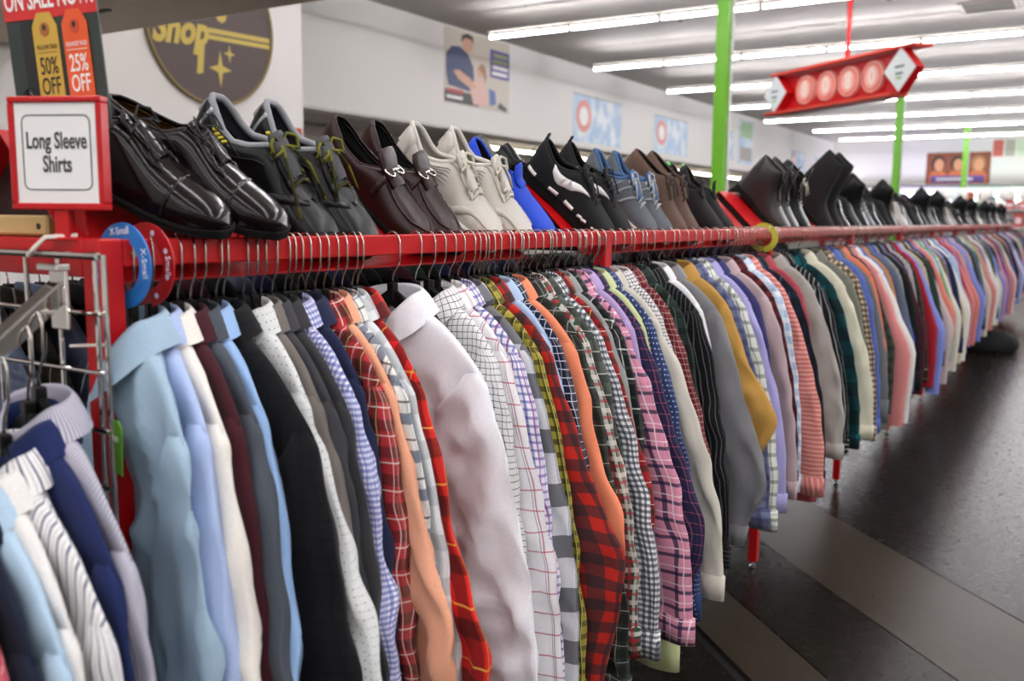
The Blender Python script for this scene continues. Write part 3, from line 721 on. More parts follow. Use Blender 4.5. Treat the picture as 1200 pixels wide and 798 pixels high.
def assemble(root, parts, mat):
    for nm, me, sub in parts:
        o = link(nm, me, root)
        if not me.materials: me.materials.append(mat)
        o.material_slots[0].link = 'OBJECT'; o.material_slots[0].material = mat
        for s in (sub or []):
            if s[0] == 'button': link('button', BUTTON, o).location = s[1]
            else:
                q = link(s[0], s[1], o)
                if not s[1].materials: s[1].materials.append(mat)
                q.material_slots[0].link = 'OBJECT'; q.material_slots[0].material = mat

T = lambda *a: list(a)
def pl(base, **k): return lambda n: fabric(n, base, **k)
def pt(base, stripes, **k): return lambda n: fabric(n, base, stripes, **k)
red_plaid = T(('u', .036, 0, .42, '#26211f', .62), ('v', .036, 0, .42, '#26211f', .62), ('u', .036, .20, .05, '#f0e8de', .65), ('v', .036, .2, .05, '#f0e8de', .65), ('u', .036, .7, .04, '#e3c878', .7))
# key: y, description, material, kwargs
NEAR = [
 (.700, 'pale blue chambray shirt', pl('#9cb6c8', wr=.8), dict(hw=.215, placket=True, open_=True, flare=.03, d=.014, rz=-22, tw=.1)),
 (.728, 'periwinkle blue shirt', pl('#a9bbe0', wr=.6), dict(hw=.205, rz=-21)),
 (.750, 'ivory white shirt', pl('#e6e1d8'), dict(hw=.210, rz=-20, flare=.06)),
 (.775, 'plum maroon shirt', pl('#3f1a22'), dict(hw=.205, rz=-19)),
 (.798, 'charcoal heather shirt', pl('#4a5059'), dict(hw=.207, rz=-18)),
 (.818, 'sky blue shirt', pl('#94b5df'), dict(hw=.195, rz=-18)),
 (.846, 'black checked jacket-like shirt', pt('#17171a', grid('#0b0b0d', .02, .15, .5), wr=.5), dict(hw=.245, d=.016, rz=-13, flare=.03)),
 (.900, 'white shirt with tiny grey dots', lambda n: fabric(n, '#d4d7d5', dots=(.0095, .11, '#5c6270')), dict(hw=.190, flare=.10, rz=-17)),
 (.920, 'taupe grey shirt', pl('#6d6762'), dict(hw=.20, rz=-17)),
 (.938, 'dark slate shirt', pl('#3c3c40'), dict(hw=.212, rz=-17, flare=.04)),
 (.962, 'charcoal shirt', pl('#323234'), dict(hw=.216, rz=-17, flare=.05)),
 (.990, 'blue and white mini gingham shirt', pt('#e4e6f2', gingham('#3d4aa6', .0075, .62)), dict(hw=.205, rz=-17)),
 (1.020, 'navy shirt', pl('#1f2540'), dict(hw=.186, rz=-17)),
 (1.062, 'red black and white plaid shirt', pt('#b23036', red_plaid), dict(hw=.208, flare=.03, rz=-18)),
 (1.083, 'plain peach shirt', pl('#e3a484'), dict(hw=.205, flare=.075, kink=.02, rz=-18)),
 (1.107, 'white and navy blue plaid shirt', pt('#dfe0da', T(('u', .05, 0, .3, '#2f4a6d', .75), ('v', .05, 0, .3, '#2f4a6d', .75), ('u', .05, .45, .06, '#26282c', .8), ('v', .05, .45, .06, '#26282c', .8), ('u', .025, .2, .08, '#4d5a5f', .5))), dict(hw=.208, flare=.055, rz=-18)),
 (1.130, 'pale grey plaid shirt', pt('#d8dbdc', T(('u', .06, 0, .4, '#8d9297', .45), ('v', .06, 0, .4, '#8d9297', .45))), dict(hw=.205, flare=.075, rz=-18)),
 (1.158, 'bright red and black plaid shirt', pt('#cf1f1f', T(('u', .075, 0, .33, '#171414', .62), ('v', .075, 0, .33, '#171414', .62), ('u', .075, .5, .03, '#d5a545', .8), ('v', .075, .5, .03, '#d5a545', .8))), dict(hw=.210, flare=.08, kink=.035, kz=.62, rz=-19)),
 (1.235, 'bright white dress shirt with open collar', pl('#eceef3', wr=1.0), dict(hw=.222, d=.018, flare=.05, open_=True, placket=True, rz=-9, wav=.006, puff=1.12, slen=.66)),
 (1.345, 'white and black tattersall shirt', pt('#e6e5e4', grid('#2c2c36', .0105, .12, .85)), dict(hw=.185, rz=-19)),
 (1.375, 'white shirt with red and blue windowpane', pt('#e5e4e6', T(('u', .034, 0, .07, '#b3475a', .75), ('v', .034, 0, .07, '#b3475a', .75), ('u', .034, .12, .04, '#5d5f86', .7))), dict(hw=.192, rz=-19)),
 (1.405, 'white shirt with blue and purple check', pt('#e9e7f0', T(('u', .013, 0, .35, '#3b49a0', .7), ('v', .013, 0, .35, '#3b49a0', .65), ('u', .026, .5, .12, '#a8456e', .7))), dict(hw=.200, rz=-19)),
 (1.432, 'grey and white blurred plaid shirt', pt('#c9cbcf', T(('u', .09, 0, .45, '#23252c', .75), ('v', .09, 0, .45, '#23252c', .75))), dict(hw=.200, flare=.05, rz=-18)),
 (1.465, 'yellow and black plaid shirt', pt('#a69a3c', T(('u', .022, 0, .42, '#1d1d18', .72), ('v', .022, 0, .42, '#1d1d18', .72), ('u', .022, .7, .09, '#d6cf74', .8))), dict(hw=.196, rz=-18, flare=.055)),
 (1.500, 'red and charcoal buffalo plaid shirt', pt('#b8281f', T(('u', .04, 0, .5, '#2b2a2d', .75), ('v', .04, 0, .5, '#2b2a2d', .75))), dict(hw=.200, flare=.085, kink=.03, kz=.55, rz=-18, slen=.67)),
 (1.530, 'light blue oxford shirt', pl('#a9c0df'), dict(hw=.172, rz=-18)),
 (1.552, 'navy shirt with white grid', pt('#1d2238', grid('#dfe2ea', .014, .1, .85)), dict(hw=.186, flare=.05, rz=-18)),
 (1.585, 'salmon orange shirt', pl('#e88b68'), dict(hw=.206, flare=.05, kink=.04, kz=.55, rz=-19)),
 (1.625, 'dark green and grey plaid shirt', pt('#3a403c', T(('u', .034, 0, .5, '#20241f', .7), ('v', .034, 0, .5, '#20241f', .7), ('u', .034, .3, .05, '#b9bdb2', .6), ('v', .034, .3, .05, '#b9bdb2', .6))), dict(hw=.190, flare=.07, rz=-18, slen=.70)),
 (1.652, 'green red and white tartan shirt', pt('#2f4a39', T(('u', .03, 0, .3, '#e5e2da', .6), ('v', .03, 0, .3, '#e5e2da', .6), ('u', .03, .4, .2, '#a32c36', .75), ('v', .03, .4, .2, '#a32c36', .7))), dict(hw=.186, rz=-18)),
 (1.680, 'grey green plaid shirt', pt('#586058', T(('u', .04, 0, .45, '#2c312e', .65), ('v', .04, 0, .45, '#2c312e', .65), ('v', .04, .6, .06, '#c9cbc0', .6))), dict(hw=.192, flare=.05, rz=-18)),
 (1.710, 'black blue and white gingham shirt', pt('#e9ecee', gingham('#17263b', .0115, .72)), dict(hw=.190, flare=.085, rz=-18, cuffw=1.15, slen=.63)),
 (1.740, 'crimson tartan shirt', pt('#9b1f28', T(('u', .042, 0, .3, '#1c2a24', .65), ('v', .042, 0, .3, '#1c2a24', .65), ('u', .042, .5, .04, '#d9c36a', .8), ('v', .042, .5, .04, '#e5e0d4', .7))), dict(hw=.188, flare=.06, kink=.015, rz=-18)),
 (1.765, 'light grey shirt', pl('#8f9290'), dict(hw=.180, rz=-18)),
 (1.792, 'black shirt with white windowpane plaid', pt('#1b1d1e', T(('u', .058, 0, .05, '#dadad4', .8), ('v', .058, 0, .05, '#dadad4', .8), ('u', .029, .3, .2, '#454a49', .6), ('v', .029, .3, .2, '#454a49', .6))), dict(hw=.198, flare=.05, rz=-18)),
 (1.832, 'pink and navy windowpane plaid shirt', pt('#d68fa6', T(('u', .036, 0, .2, '#1e2547', .85), ('v', .036, 0, .2, '#1e2547', .85), ('u', .036, .55, .07, '#efe1e8', .7), ('v', .036, .55, .07, '#efe1e8', .7))), dict(hw=.196, flare=.10, rz=-19, cuffw=1.2, slen=.64)),
 (1.868, 'lavender shirt', pl('#ad9ac7'), dict(hw=.182, rz=-18)),
 (1.896, 'dark purple shirt with fine navy and red plaid', pt('#2d2c4c', T(('u', .022, 0, .08, '#a85a70', .7), ('v', .022, 0, .08, '#a85a70', .7), ('u', .011, .5, .2, '#1b1d33', .7))), dict(hw=.194, flare=.085, kink=.03, kz=.66, rz=-18)),
 (1.930, 'pale green shirt', pl('#c0c995'), dict(hw=.180, rz=-18, slen=.78)),
 (1.962, 'navy shirt with pale dots', lambda n: fabric(n, '#33416a', dots=(.011, .17, '#b4bfdc')), dict(hw=.192, flare=.075, rz=-18)),
 (2.000, 'stone beige shirt', pl('#c9c5b8'), dict(hw=.187, flare=.11, rz=-18, cuffw=1.15)),
 (2.05, 'white and black fine check shirt', pt('#e3e2e2', grid('#37363c', .008, .25, .8)), dict(hw=.165, rz=-17)),
 (2.10, 'dark red small check shirt', pt('#6a2029', grid('#d3b9ae', .013, .1, .7)), dict(hw=.17, rz=-17)),
 (2.16, 'forest green plaid shirt', pt('#2c3b35', T(('u', .04, 0, .4, '#171d1b', .7), ('v', .04, 0, .4, '#171d1b', .7), ('u', .04, .5, .07, '#7f8d85', .6))), dict(hw=.175, rz=-17)),
 (2.235, 'black pinstripe shirt', pt('#161618', T(('u', .012, 0, .1, '#8f8f94', .7),)), dict(hw=.195, flare=.05, rz=-17)),
 (2.285, 'plain white shirt', pl('#dedfe0'), dict(hw=.175, rz=-17)),
 (2.355, 'steel grey satin shirt', lambda n: fabric(n, '#77777a', rough=.45), dict(hw=.205, flare=.06, kink=.03, kz=.7, rz=-18)),
 (2.455, 'mustard tan shirt', pl('#b98f49'), dict(hw=.195, flare=.05, kink=.05, kz=.45, rz=-18)),
 (2.52, 'blue grey plaid shirt', pt('#6f7796', T(('u', .03, 0, .4, '#3f4468', .6), ('v', .03, 0, .4, '#3f4468', .6))), dict(hw=.185, rz=-17, flare=.06)),
 (2.58, 'white and green plaid shirt', pt('#dcdfd6', T(('u', .036, 0, .28, '#5c6658', .7), ('v', .036, 0, .28, '#5c6658', .6), ('u', .036, .45, .05, '#26292a', .8))), dict(hw=.19, flare=.06, rz=-17)),
 (2.64, 'lilac shirt', pl('#a4a0d2'), dict(hw=.185, rz=-17)),
 (2.70, 'dark indigo shirt', pl('#3b3a68'), dict(hw=.192, rz=-17)),
 (2.79, 'mauve pink shirt', pl('#b7a2a4'), dict(hw=.20, flare=.055, rz=-17)),
 (2.87, 'maroon plaid shirt', pt('#6e2a30', gingham('#241517', .03, .6)), dict(hw=.185, rz=-17)),
 (2.94, 'ice blue and white plaid shirt', pt('#c7d8ec', T(('u', .04, 0, .4, '#7fa0cc', .55), ('v', .04, 0, .4, '#f2f4f6', .6))), dict(hw=.19, rz=-16)),
 (3.01, 'salmon red striped shirt', pt('#c9746c', T(('v', .014, 0, .35, '#e8c3b8', .6),)), dict(hw=.185, flare=.08, rz=-16)),
 (3.08, 'dark navy blue plaid shirt', pt('#1b2336', T(('u', .06, 0, .45, '#15181b', .8), ('v', .06, 0, .45, '#15181b', .8), ('u', .06, .6, .1, '#3d5273', .7))), dict(hw=.205, flare=.05, rz=-16)),
 (3.17, 'rose red shirt', pl('#a94a53'), dict(hw=.19, rz=-16, slen=.72)),
 (3.31, 'stone grey shirt', pl('#a5a09a'), dict(hw=.19, rz=-16)),
 (3.41, 'black shirt with white stripes', pt('#17181b', T(('u', .017, 0, .13, '#c9cbcf', .8),)), dict(hw=.205, flare=.05, rz=-16)),
 (3.56, 'teal and black buffalo plaid shirt', pt('#0f5a60', gingham('#10181b', .10, .7)), dict(hw=.21, rz=-17)),
 (3.72, 'pale cream shirt', pl('#d2cfb9'), dict(hw=.205, flare=.07, rz=-16)),
 (3.87, 'olive grey shirt', pl('#76776d'), dict(hw=.205, flare=.04, rz=-16)),
 (4.00, 'brown and cream houndstooth shirt', pt('#d8c4a4', gingham('#33241d', .022, .75)), dict(hw=.20, rz=-15)),
 (4.12, 'cornflower blue shirt', pl('#5a6db5'), dict(hw=.198, rz=-15)),
]
def add_shirt(y, desc, mat, kw, label, x=XC, z=ZT+.0022, hlabel=None, seed=None, group='shirts on the red rail'):
    kw = dict(kw); rz = kw.pop('rz', -17); rz = R(rz+5 if y > 1.22 else rz); sx_ = kw.pop('dx', 0); x = x+sx_*0; seed = seed if seed is not None else int(y*1000)
    rr = random.Random(seed); kw.setdefault('flare', .045+rr.uniform(-.02, .03)); kw.setdefault('slen', .62+rr.uniform(-.03, .05))
    kw.setdefault('length', .78+rr.uniform(-.05, .06)); kw.setdefault('tw', rr.uniform(-.25, .25))
    s = empty('shirt', (x, y, z-.0), (0, 0, rz), label, 'shirt', group)
    assemble(s, shirt_parts(seed, **kw), mat)
    hanger((x, y+.003, z), rz, hlabel or f'black plastic hanger holding the {desc}')
    return s
def ymap(y):
    return float(np.interp(y, [.70, .728, 1.158, 1.235, 1.345, 1.7, 4.2], [.706, .733, 1.105, 1.205, 1.305, 1.67, 4.19]))
for i, (y, desc, mf, kw) in enumerate(NEAR):
    y = ymap(y)
    prev = NEAR[i-1][1] if i else None
    lb = f'{desc} on the red rail' + (f', right behind the {prev}' if prev else ', first behind the red post')
    lb = ' '.join(lb.split()[:16])
    add_shirt(y, desc, mf('cloth_'+desc.replace(' ', '_')), kw, lb, group=None)

# green price tag on the first shirt's side
tg = empty('price_tag', (-.938, .640, 1.035), (0, 0, R(-12)), 'small bright green price tag hanging by the red post', 'price tag')
MB().prism([(-.016, -.03), (.014, -.034), (.018, .022), (.010, .03), (-.010, .03), (-.016, .024)], .0015, Matrix()).build('card', plain('tag_green', '#5f9e22', .5), tg)
MB().box(-.004, .007, -.0008, -.0001, .005, .011).build('tag_hole', plain('tag_white', '#dfe6d4', .5), tg)

# shirts on the slanted arm at the far left, nearest the camera last
ARM = [
 (.572, 'grey shirt with fine white stripes', pt('#8d8b9b', T(('u', .0045, 0, .45, '#d5d3dc', .75),)), dict(hw=.23, flare=.02)),
 (.556, 'dark navy blue shirt', pl('#1f2a55'), dict(hw=.222, flare=.0)),
 (.522, 'white shirt with thin navy stripes', pt('#e3e2e0', T(('u', .015, 0, .2, '#2a3160', .9), ('u', .015, .4, .08, '#7c8099', .7))), dict(hw=.244, flare=.01, rz=-9)),
 (.502, 'plain off-white shirt', pl('#dedcd8'), dict(hw=.218, flare=.02)),
 (.488, 'light sky blue shirt', pl('#a9c2d6'), dict(hw=.226, flare=.02)),
 (.465, 'black navy shirt', pl('#1a2030'), dict(hw=.20)),
 (.440, 'red shirt with fine pale stripes', pt('#b23a44', T(('u', .011, 0, .3, '#d9a0a6', .7), ('u', .011, .5, .1, '#3a3f7a', .7))), dict(hw=.19)),
]
for i, (y, desc, mf, kw) in enumerate(ARM):
    kw = dict(kw); kw.setdefault('rz', -11); kw['d'] = .010
    add_shirt(y, desc, mf('arm_cloth_%d' % i), kw, f'{desc} on the slanted chrome arm at the left', x=XARM(y), z=ZARM(y)+.008-[0, .004, .012, .014, .016, .016, .016][i], seed=900+i, group=None,
              hlabel=f'black plastic hanger on the chrome arm holding the {desc}')

# ---- the far run of the rail: shared meshes, one object tree per shirt
VAR = [shirt_parts(5000+k, hw=[.20, .185, .21, .195, .205, .19][k], flare=[.04, .07, .05, .09, .03, .06][k], kink=[0, .012, 0, .02, 0, .01][k], slen=[.62, .66, .60, .68, .64, .62][k], length=.78+.03*k, hi=False, cufft=(k % 2 == 0), wav=.008) for k in range(6)]
FARC = [('grey', '#6c6f70', 2), ('coral', '#d6775c', 0), ('dark green plaid', '#34433a', 1), ('salmon pink', '#cf8583', 3), ('white', '#dcdcd8', 3), ('bright blue', '#4169b4', 1), ('tan orange', '#b9824f', 0), ('slate', '#5b6478', 2), ('royal blue', '#4550a0', 1),
        ('sage grey', '#878c80', 4), ('black', '#1b1b1d', 2), ('slate blue', '#5d6582', 0), ('dark maroon', '#46202a', 1), ('pale grey striped', '#a8a6a8', 4), ('dark camouflage brown', '#3a332a', 2), ('red', '#9d2430', 1), ('periwinkle', '#7f8cd0', 3), ('beige', '#b3a890', 4), ('dark green', '#2f3c33', 2),
        ('pinkish grey', '#bdaeb0', 3), ('burgundy plaid', '#4b1f2c', 0), ('cobalt', '#3d62a8', 1), ('coral pink', '#d98272', 3), ('light blue', '#a9c3dc', 4), ('mint green', '#5f9d76', 1), ('off-white', '#d9d3c8', 3), ('taupe brown', '#6f6359', 4), ('lilac', '#a79fc6', 0), ('navy', '#252d4c', 2), ('cream', '#d6cdb2', 3)]
FM = {}
for nm, c, _ in FARC:
    st = ()
    if 'plaid' in nm or 'camou' in nm: st = T(('u', .05, 0, .45, '#171717', .55), ('v', .05, 0, .45, '#171717', .55), ('u', .05, .6, .08, '#b8b3a8', .5))
    if 'striped' in nm: st = T(('u', .02, 0, .4, '#6c6a70', .7),)
    FM[nm] = fabric('cloth_far_'+nm.replace(' ', '_'), c, st)
y = 4.22; seq = []; i = 0
while y < 14.9:
    if i < len(FARC): nm, _, v = FARC[i]
    else:
        nm, _, v = FARC[random.randrange(len(FARC))]
        while nm in [s[0] for s in seq[-4:]]: nm, _, v = FARC[random.randrange(len(FARC))]
    seq.append((nm, y, v)); y += random.uniform(.07, .105) if y < 9 else random.uniform(.085, .115); i += 1
seen = set()
for i, (nm, y, v) in enumerate(seq):
    pr = seq[i-1][0] if i else 'cornflower blue'; nx = seq[i+1][0] if i+1 < len(seq) else 'last'
    lb = f'{nm} shirt between the {pr} and the {nx} one, on the {ordn[min(10, int((y-YA)/LS))]} rack section'
    if len(lb.split()) > 16: lb = f'{nm} shirt between {pr} and {nx} ones, {ordn[min(10, int((y-YA)/LS))]} rack section'
    if lb in seen: lb = lb.replace('shirt', 'long shirt', 1)
    seen.add(lb)
    rz = R(-15+random.uniform(-4, 4))
    s = empty('shirt', (XC, y, ZT+.0022), (0, 0, rz), ' '.join(lb.split()[:16]), 'shirt', None)
    k = random.uniform(.95, 1.06); s.scale = (k, 1, random.uniform(.95, 1.05))
    assemble(s, VAR[v], FM[nm])
    hanger((XC, y, ZT+.0022), rz, ' '.join(f'black hanger holding the {nm} shirt between {pr} and {nx} ones, {ordn[min(10, int((y-YA)/LS))]} rack section'.split()[:16]))
# plain empty hangers squeezed between the shirts
ys = [1.27, 1.30, 1.045, 1.19, 1.205, 1.42, 1.45, 1.48, 1.515, 1.57, 1.605, 1.64, 1.69, 1.725, 1.775, 1.81, 1.85, 1.88, 1.91, 1.945, 1.98, 2.02, 2.07, 2.12, 2.19, 2.26, 2.32, 2.40, 2.49, 2.55, 2.61, 2.67, 2.75, 2.83]
ys += list(np.arange(2.9, 5.6, .032))+list(np.arange(5.62, 7.2, .055))
ys += [.735, .752, .765, .787, .81, .83, .85, .875, .905, .927, .95, .975, 1.005, 1.035, 1.07, 1.12]
sy = [ymap(q[0]) for q in NEAR]+[q[1] for q in seq]
ys = [y for y in ys if min(abs(y-q) for q in sy) > .0105 and not 1.12 < y < 1.235]
for y in ys: hanger((XC, y, ZT+.0022), R(-17+random.uniform(-2, 2)), 'empty black plastic hanger squeezed between shirts on the red rail', 'empty hangers between the shirts')
# back-to-back shirts on the rear rail, seen only as dark cloth through the gaps
RC = ['black', 'navy', 'slate', 'dark green', 'dark maroon', 'grey', 'black', 'dark camouflage brown']
y = .75
while y < 5.0:
    nm = random.choice(RC); rz = R(180+random.uniform(-4, 4))
    s = empty('shirt', (XB+.002, y, ZT+.0022), (0, 0, rz), 'dark shirt on the rear rail of the rack, glimpsed behind the front row', 'shirt', 'shirts on the rear rail')
    s.scale = (.8, 1, .95); assemble(s, VAR[1], FM[nm])
    if y < 1.7: hanger((XB+.002, y, ZT+.0022), rz, 'black hanger on the rear rail, glimpsed between the front hooks', 'hangers on the rear rail')
    y += random.uniform(.05, .06) if y < 2.3 else random.uniform(.075, .09)

# ================================================================== SHOES
leather = lambda n, c, r=.3, coat=.3, bump=.05: plain(n, c, r, 0, bump, 90, 0, 6, coat)
insole_tan = plain('insole_tan', '#7d5a35', .6); lining_dk = plain('lining_dark', '#1b1a1a', .8)
def shoe(loc, yaw_, label, up, sole, lin_m, st, L=.29, W=.050, flip=1, group=None, pitch=A1, collar_m=None, roll=0):
    """st: style dict: hc closed ridge heights, he opening edge heights, so opening end, ow opening half width, sole thickness..."""
    mrot = Matrix.Rotation(PI if yaw_ > 3 else 0, 3, 'Z') @ Matrix.Rotation(pitch, 3, 'Y') @ Matrix.Rotation(yaw_ % PI if yaw_ > 0 else yaw_, 3, 'Z')
    o = empty('shoe', loc, mrot.to_euler(), label, 'shoe', group)
    S = np.array([0, .012, .04, .09, .16, .24, .32, .40, .47, .54, .61, .68, .75, .82, .88, .93, .965, .988, 1.0])
    wi = np.interp(S, [0, .012, .04, .09, .16, .25, .40, .55, .70, .80, .88, .93, .965, .988, 1], st.get('wid', [0, .30, .52, .68, .76, .78, .78, .90, 1.0, .97, .84, .69, .50, .28, 0]))*W
    bend = flip*.006*np.sin(S*PI*1.0-.9)
    so = st['so']; th = st.get('sole', .014); toe = st.get('spring', .008)
    bot = lambda s: th+toe*np.clip((s-.72)/.28, 0, 1)**2+st.get('heelup', 0)*(1-sm((s-.25)/.3))
    hc = np.interp(S, *st['hc']); he = np.interp(S, *st['he'])
    ow = np.where(S < so, np.interp(S, [0, .012, .05, .15, .3, so*.85, so], np.array([0, .35, .62, .9, 1, .85, 0])*st['ow']), 0)
    ow = np.minimum(ow, wi*.92)
    htop = np.where(S < so, he, hc)
    def P(s, side, v, off=0):
        s = np.asarray(s, float); v = np.asarray(v, float)
        w_ = np.interp(s, S, wi); o_ = np.interp(s, S, ow); h_ = np.interp(s, S, htop); b_ = bot(s); bd = np.interp(s, S, bend)
        pw = st.get('box', .75)
        k = np.cos(v*PI/2)**pw; y = o_+(w_-o_)*k+st.get('bulge', .003)*np.sin(v*PI)*(w_ > .003)
        z = b_+(h_-b_)*np.sin(v*PI/2)**st.get('zp', .95)
        lean = -st.get('back', .006)*np.sin(np.clip(v, 0, 1)*PI*.8)*np.clip(1-s/.12, 0, 1)
        cr = st.get('crease', .0014)*np.sin(s*L*420+v*3)*np.exp(-((s-.66)/.07)**2)
        return np.stack([s*L+lean, side*(y+off)+bd, z+off*np.sin(v*PI/2)*.8+cr], -1)
    V = np.linspace(0, 1, 11)
    vs_, fs_ = [], []
    for sd in (-1, 1):
        base = len(vs_)*len(S)*11; g = P(S[:, None]+0*V, sd, V+0*S[:, None]); vs_.append(g.reshape(-1, 3)); fs_ += gridfaces(len(S), 11, False, base, sd < 0)
    me = mesh('shoe_upper', np.concatenate(vs_), fs_, True, None, up); u_ = link('upper', me, o)
    # lining and insole inside the opening
    S2 = np.linspace(.0, so-.01, 14); V2 = np.linspace(.25, 1, 7); vs_, fs_ = [], []
    for sd in (-1, 1):
        base = len(vs_)*14*7; g = P(S2[:, None]+0*V2, sd, V2+0*S2[:, None], -.0045); g[..., 0] += .004*(1-S2/so)[:, None]; g[..., 2] -= .0005
        vs_.append(g.reshape(-1, 3)); fs_ += gridfaces(14, 7, False, base, sd > 0)
    link('lining', mesh('shoe_lining', np.concatenate(vs_), fs_, True, None, lin_m), o)
    iw = np.interp(np.linspace(.02, .8, 12), S, wi)-.004; ix = np.linspace(.02, .8, 12)*L
    v = np.concatenate([np.stack([ix, sd*np.clip(iw, .002, 1)+np.interp(ix/L, S, bend), np.full(12, th+.006+st.get('heelup', 0)*.6)], -1) for sd in (-1, 1)])
    link('insole', mesh('shoe_insole', v, [(k, k+1, 13+k, 12+k) for k in range(11)], True, None, lin_m), o)
    # rolled collar edge
    cpts = []
    Sc = np.concatenate([np.linspace(so-.012, .0, 16)]);
    a = P(Sc, -1, np.ones(16)); b_ = P(Sc[::-1], 1, np.ones(16)); cpts = np.concatenate([a, b_[1:]])
    mb = MB(); mb.tube([tuple(p) for p in cpts], st.get('roll', .0028), 6); mb.build('collar', collar_m or up, o, True)
    # sole
    Ss = np.concatenate([np.linspace(0, .06, 5), np.linspace(.1, .9, 17), np.linspace(.93, 1, 6)]); ws = np.interp(Ss, S, wi)
    e = st.get('welt', .003); ws2 = np.where((Ss > 0) & (Ss < 1), ws+e, 0); bd = np.interp(Ss, S, bend); n = len(Ss)
    xs = Ss*L+np.where(Ss < .05, -e, 0)+np.where(Ss > .97, e, 0)
    zt = bot(Ss)+.001; zb = zt-th
    hl = st.get('heel', 0)
    if hl: zb = np.where((Ss > .26) & (Ss < .66), np.minimum(zb+hl*np.sin((Ss-.26)/.40*PI)**.6, zt-.003), zb)
    rows = []
    for z, g in ((zt+.0005, .6), (zt, 1), (zt-.003, 1.02), ((zt+zb)/2, 1.0), (zb+.002, 1.0), (zb, .9)):
        rows.append(np.concatenate([np.stack([xs, ws2*g+bd, z], -1), np.stack([xs[::-1][1:-1], -ws2[::-1][1:-1]*g+bd[::-1][1:-1], z[::-1][1:-1]], -1)]))
    nn = 2*n-2; v = np.concatenate(rows); f = gridfaces(6, nn, True)
    for r_ in (0, 5):
        for k in range(n-1):
            a = r_*nn+k; bq = r_*nn+k+1; c_ = r_*nn+((nn-(k+1)) % nn); d_ = r_*nn+((nn-k) % nn)
            f.append((a, bq, c_, d_) if d_ != a else (a, bq, c_))
    so_ = link('sole', mesh('shoe_sole', v, f, False, None, sole), o)
    return o, P, st, L
def ribbon(name, parent, P, side, sv, wd, mat, off=.0016, n=24):
    """strip laid on the upper's surface along (s, v) points, width in v"""
    sv = np.array(sv, float); q = np.linspace(0, 1, n); kx = np.linspace(0, 1, len(sv))
    s = np.interp(q, kx, sv[:, 0]); v = np.interp(q, kx, sv[:, 1]); w_ = np.interp(q, np.linspace(0, 1, len(wd)), wd)
    ds, dv = np.gradient(s), np.gradient(v); ln = np.sqrt((ds*2.2)**2+dv**2)+1e-9
    rows = []
    for k, ofs in ((-1, .0002), (-.8, off), (.8, off), (1, .0002)): rows.append(P(s-k*w_*dv/ln/2.2/2*1, side, np.clip(v+k*w_*ds*2.2/ln/2, 0, 1), ofs))
    V = np.stack(rows, 1).reshape(-1, 3)
    return link(name, mesh(name, V, gridfaces(n, 4, False, 0, side > 0), True, None, mat), parent)
def laces(o, P, s0, s1, n, mat, r=.0017, bow=True, hw=.55, loose=0, seed=0):
    rr = random.Random(seed); lc = None
    mb = MB()
    for k in range(n):
        s = s0+(s1-s0)*k/max(1, n-1); ds = (s1-s0)/max(1, n-1)*.8
        for sd in (-1, 1):
            a = P(s, sd, .80); b = P(s-ds*.5, -sd, .93); m_ = (a+b)/2; m_[2] = max(P(s-ds*.3, 1, 1.0)[2], m_[2])+.005
            mb.tube([tuple(a), tuple((a+m_)/2+np.array([0, 0, .003])), tuple(m_), tuple((b+m_)/2+np.array([0, 0, .002])), tuple(b)], r, 5)
    lc = mb.build('laces', mat, o, True)
    if bow:
        c = P(s0-.012, 1, 1.0); c = c*np.array([1, 0, 1])+np.array([0, 0, .008])
        for sd in (-1, 1):
            lo = .028+rr.uniform(0, .012)
            pts = [c, c+np.array([-.008, sd*lo*.5, .012]), c+np.array([.0, sd*lo, .010]), c+np.array([.016, sd*lo*1.05, -.004]), c+np.array([.014, sd*lo*.5, .004]), c]
            q = []
            for i in range(len(pts)-1):
                for t_ in (0, .5): q.append(tuple(pts[i]*(1-t_)+pts[i+1]*t_))
            q.append(tuple(pts[-1])); MB().tube(q, r, 5).build('lace_loop', mat, lc, True)
            e = [c, c+np.array([.012, sd*.012, .004]), c+np.array([.03+loose*.3, sd*(.022+loose*.2), -.008]), c+np.array([.05+loose, sd*(.03+loose*.3), -.026-loose*.4])]
            MB().tube([tuple(p) for p in e], r, 5).build('lace_end', mat, lc, True)
    return lc
def tongue(o, P, s0, s1, h, mat, w_=.019, th=.004, n=10):
    # from over the vamp (s0) back and up to the free end (s1)
    rows = []; so_ = .44; zr = P(.46, 1, 1.0)[2]
    for k in range(n):
        q = k/(n-1); s = s0+(s1-s0)*q; base = P(max(s, .02), 1, 1.0); L_ = P(1., 1, 0)[0]
        z0 = (P(s, 1, 1.0)[2] if s > .46 else zr+(h-zr)*((.46-s)/(.46-s1)))-.001
        ww = w_*(.8+.3*q)*(1-.25*max(0, q-.85)/.15)
        for yy in (-1, -.55, 0, .55, 1): rows.append((s*L_, yy*ww, z0+.004*(1-yy*yy)))
    v = rows+[(x+.001, y*.97, z+th) for x, y, z in rows]; m = n*5
    f = gridfaces(n, 5)+gridfaces(n, 5, False, m, True)
    for k in range(n-1): f += [(k*5, (k+1)*5, m+(k+1)*5, m+k*5), (k*5+4, m+k*5+4, m+(k+1)*5+4, (k+1)*5+4)]
    f += [((n-1)*5+k, (n-1)*5+k+1, m+(n-1)*5+k+1, m+(n-1)*5+k) for k in range(4)]
    return link('tongue', mesh('tongue', v, f, True, None, mat), o)
DRESS = dict(hc=([.0, .42, .50, .60, .70, .80, .90, .97, 1], [.1, .100, .090, .070, .056, .050, .044, .034, .022]), he=([0, .06, .2, .33, .44], [.096, .097, .088, .086, .098]), so=.45, ow=.031, sole=.008, heelup=.016, heel=0, spring=.008, roll=.0022, box=.7, welt=.004)
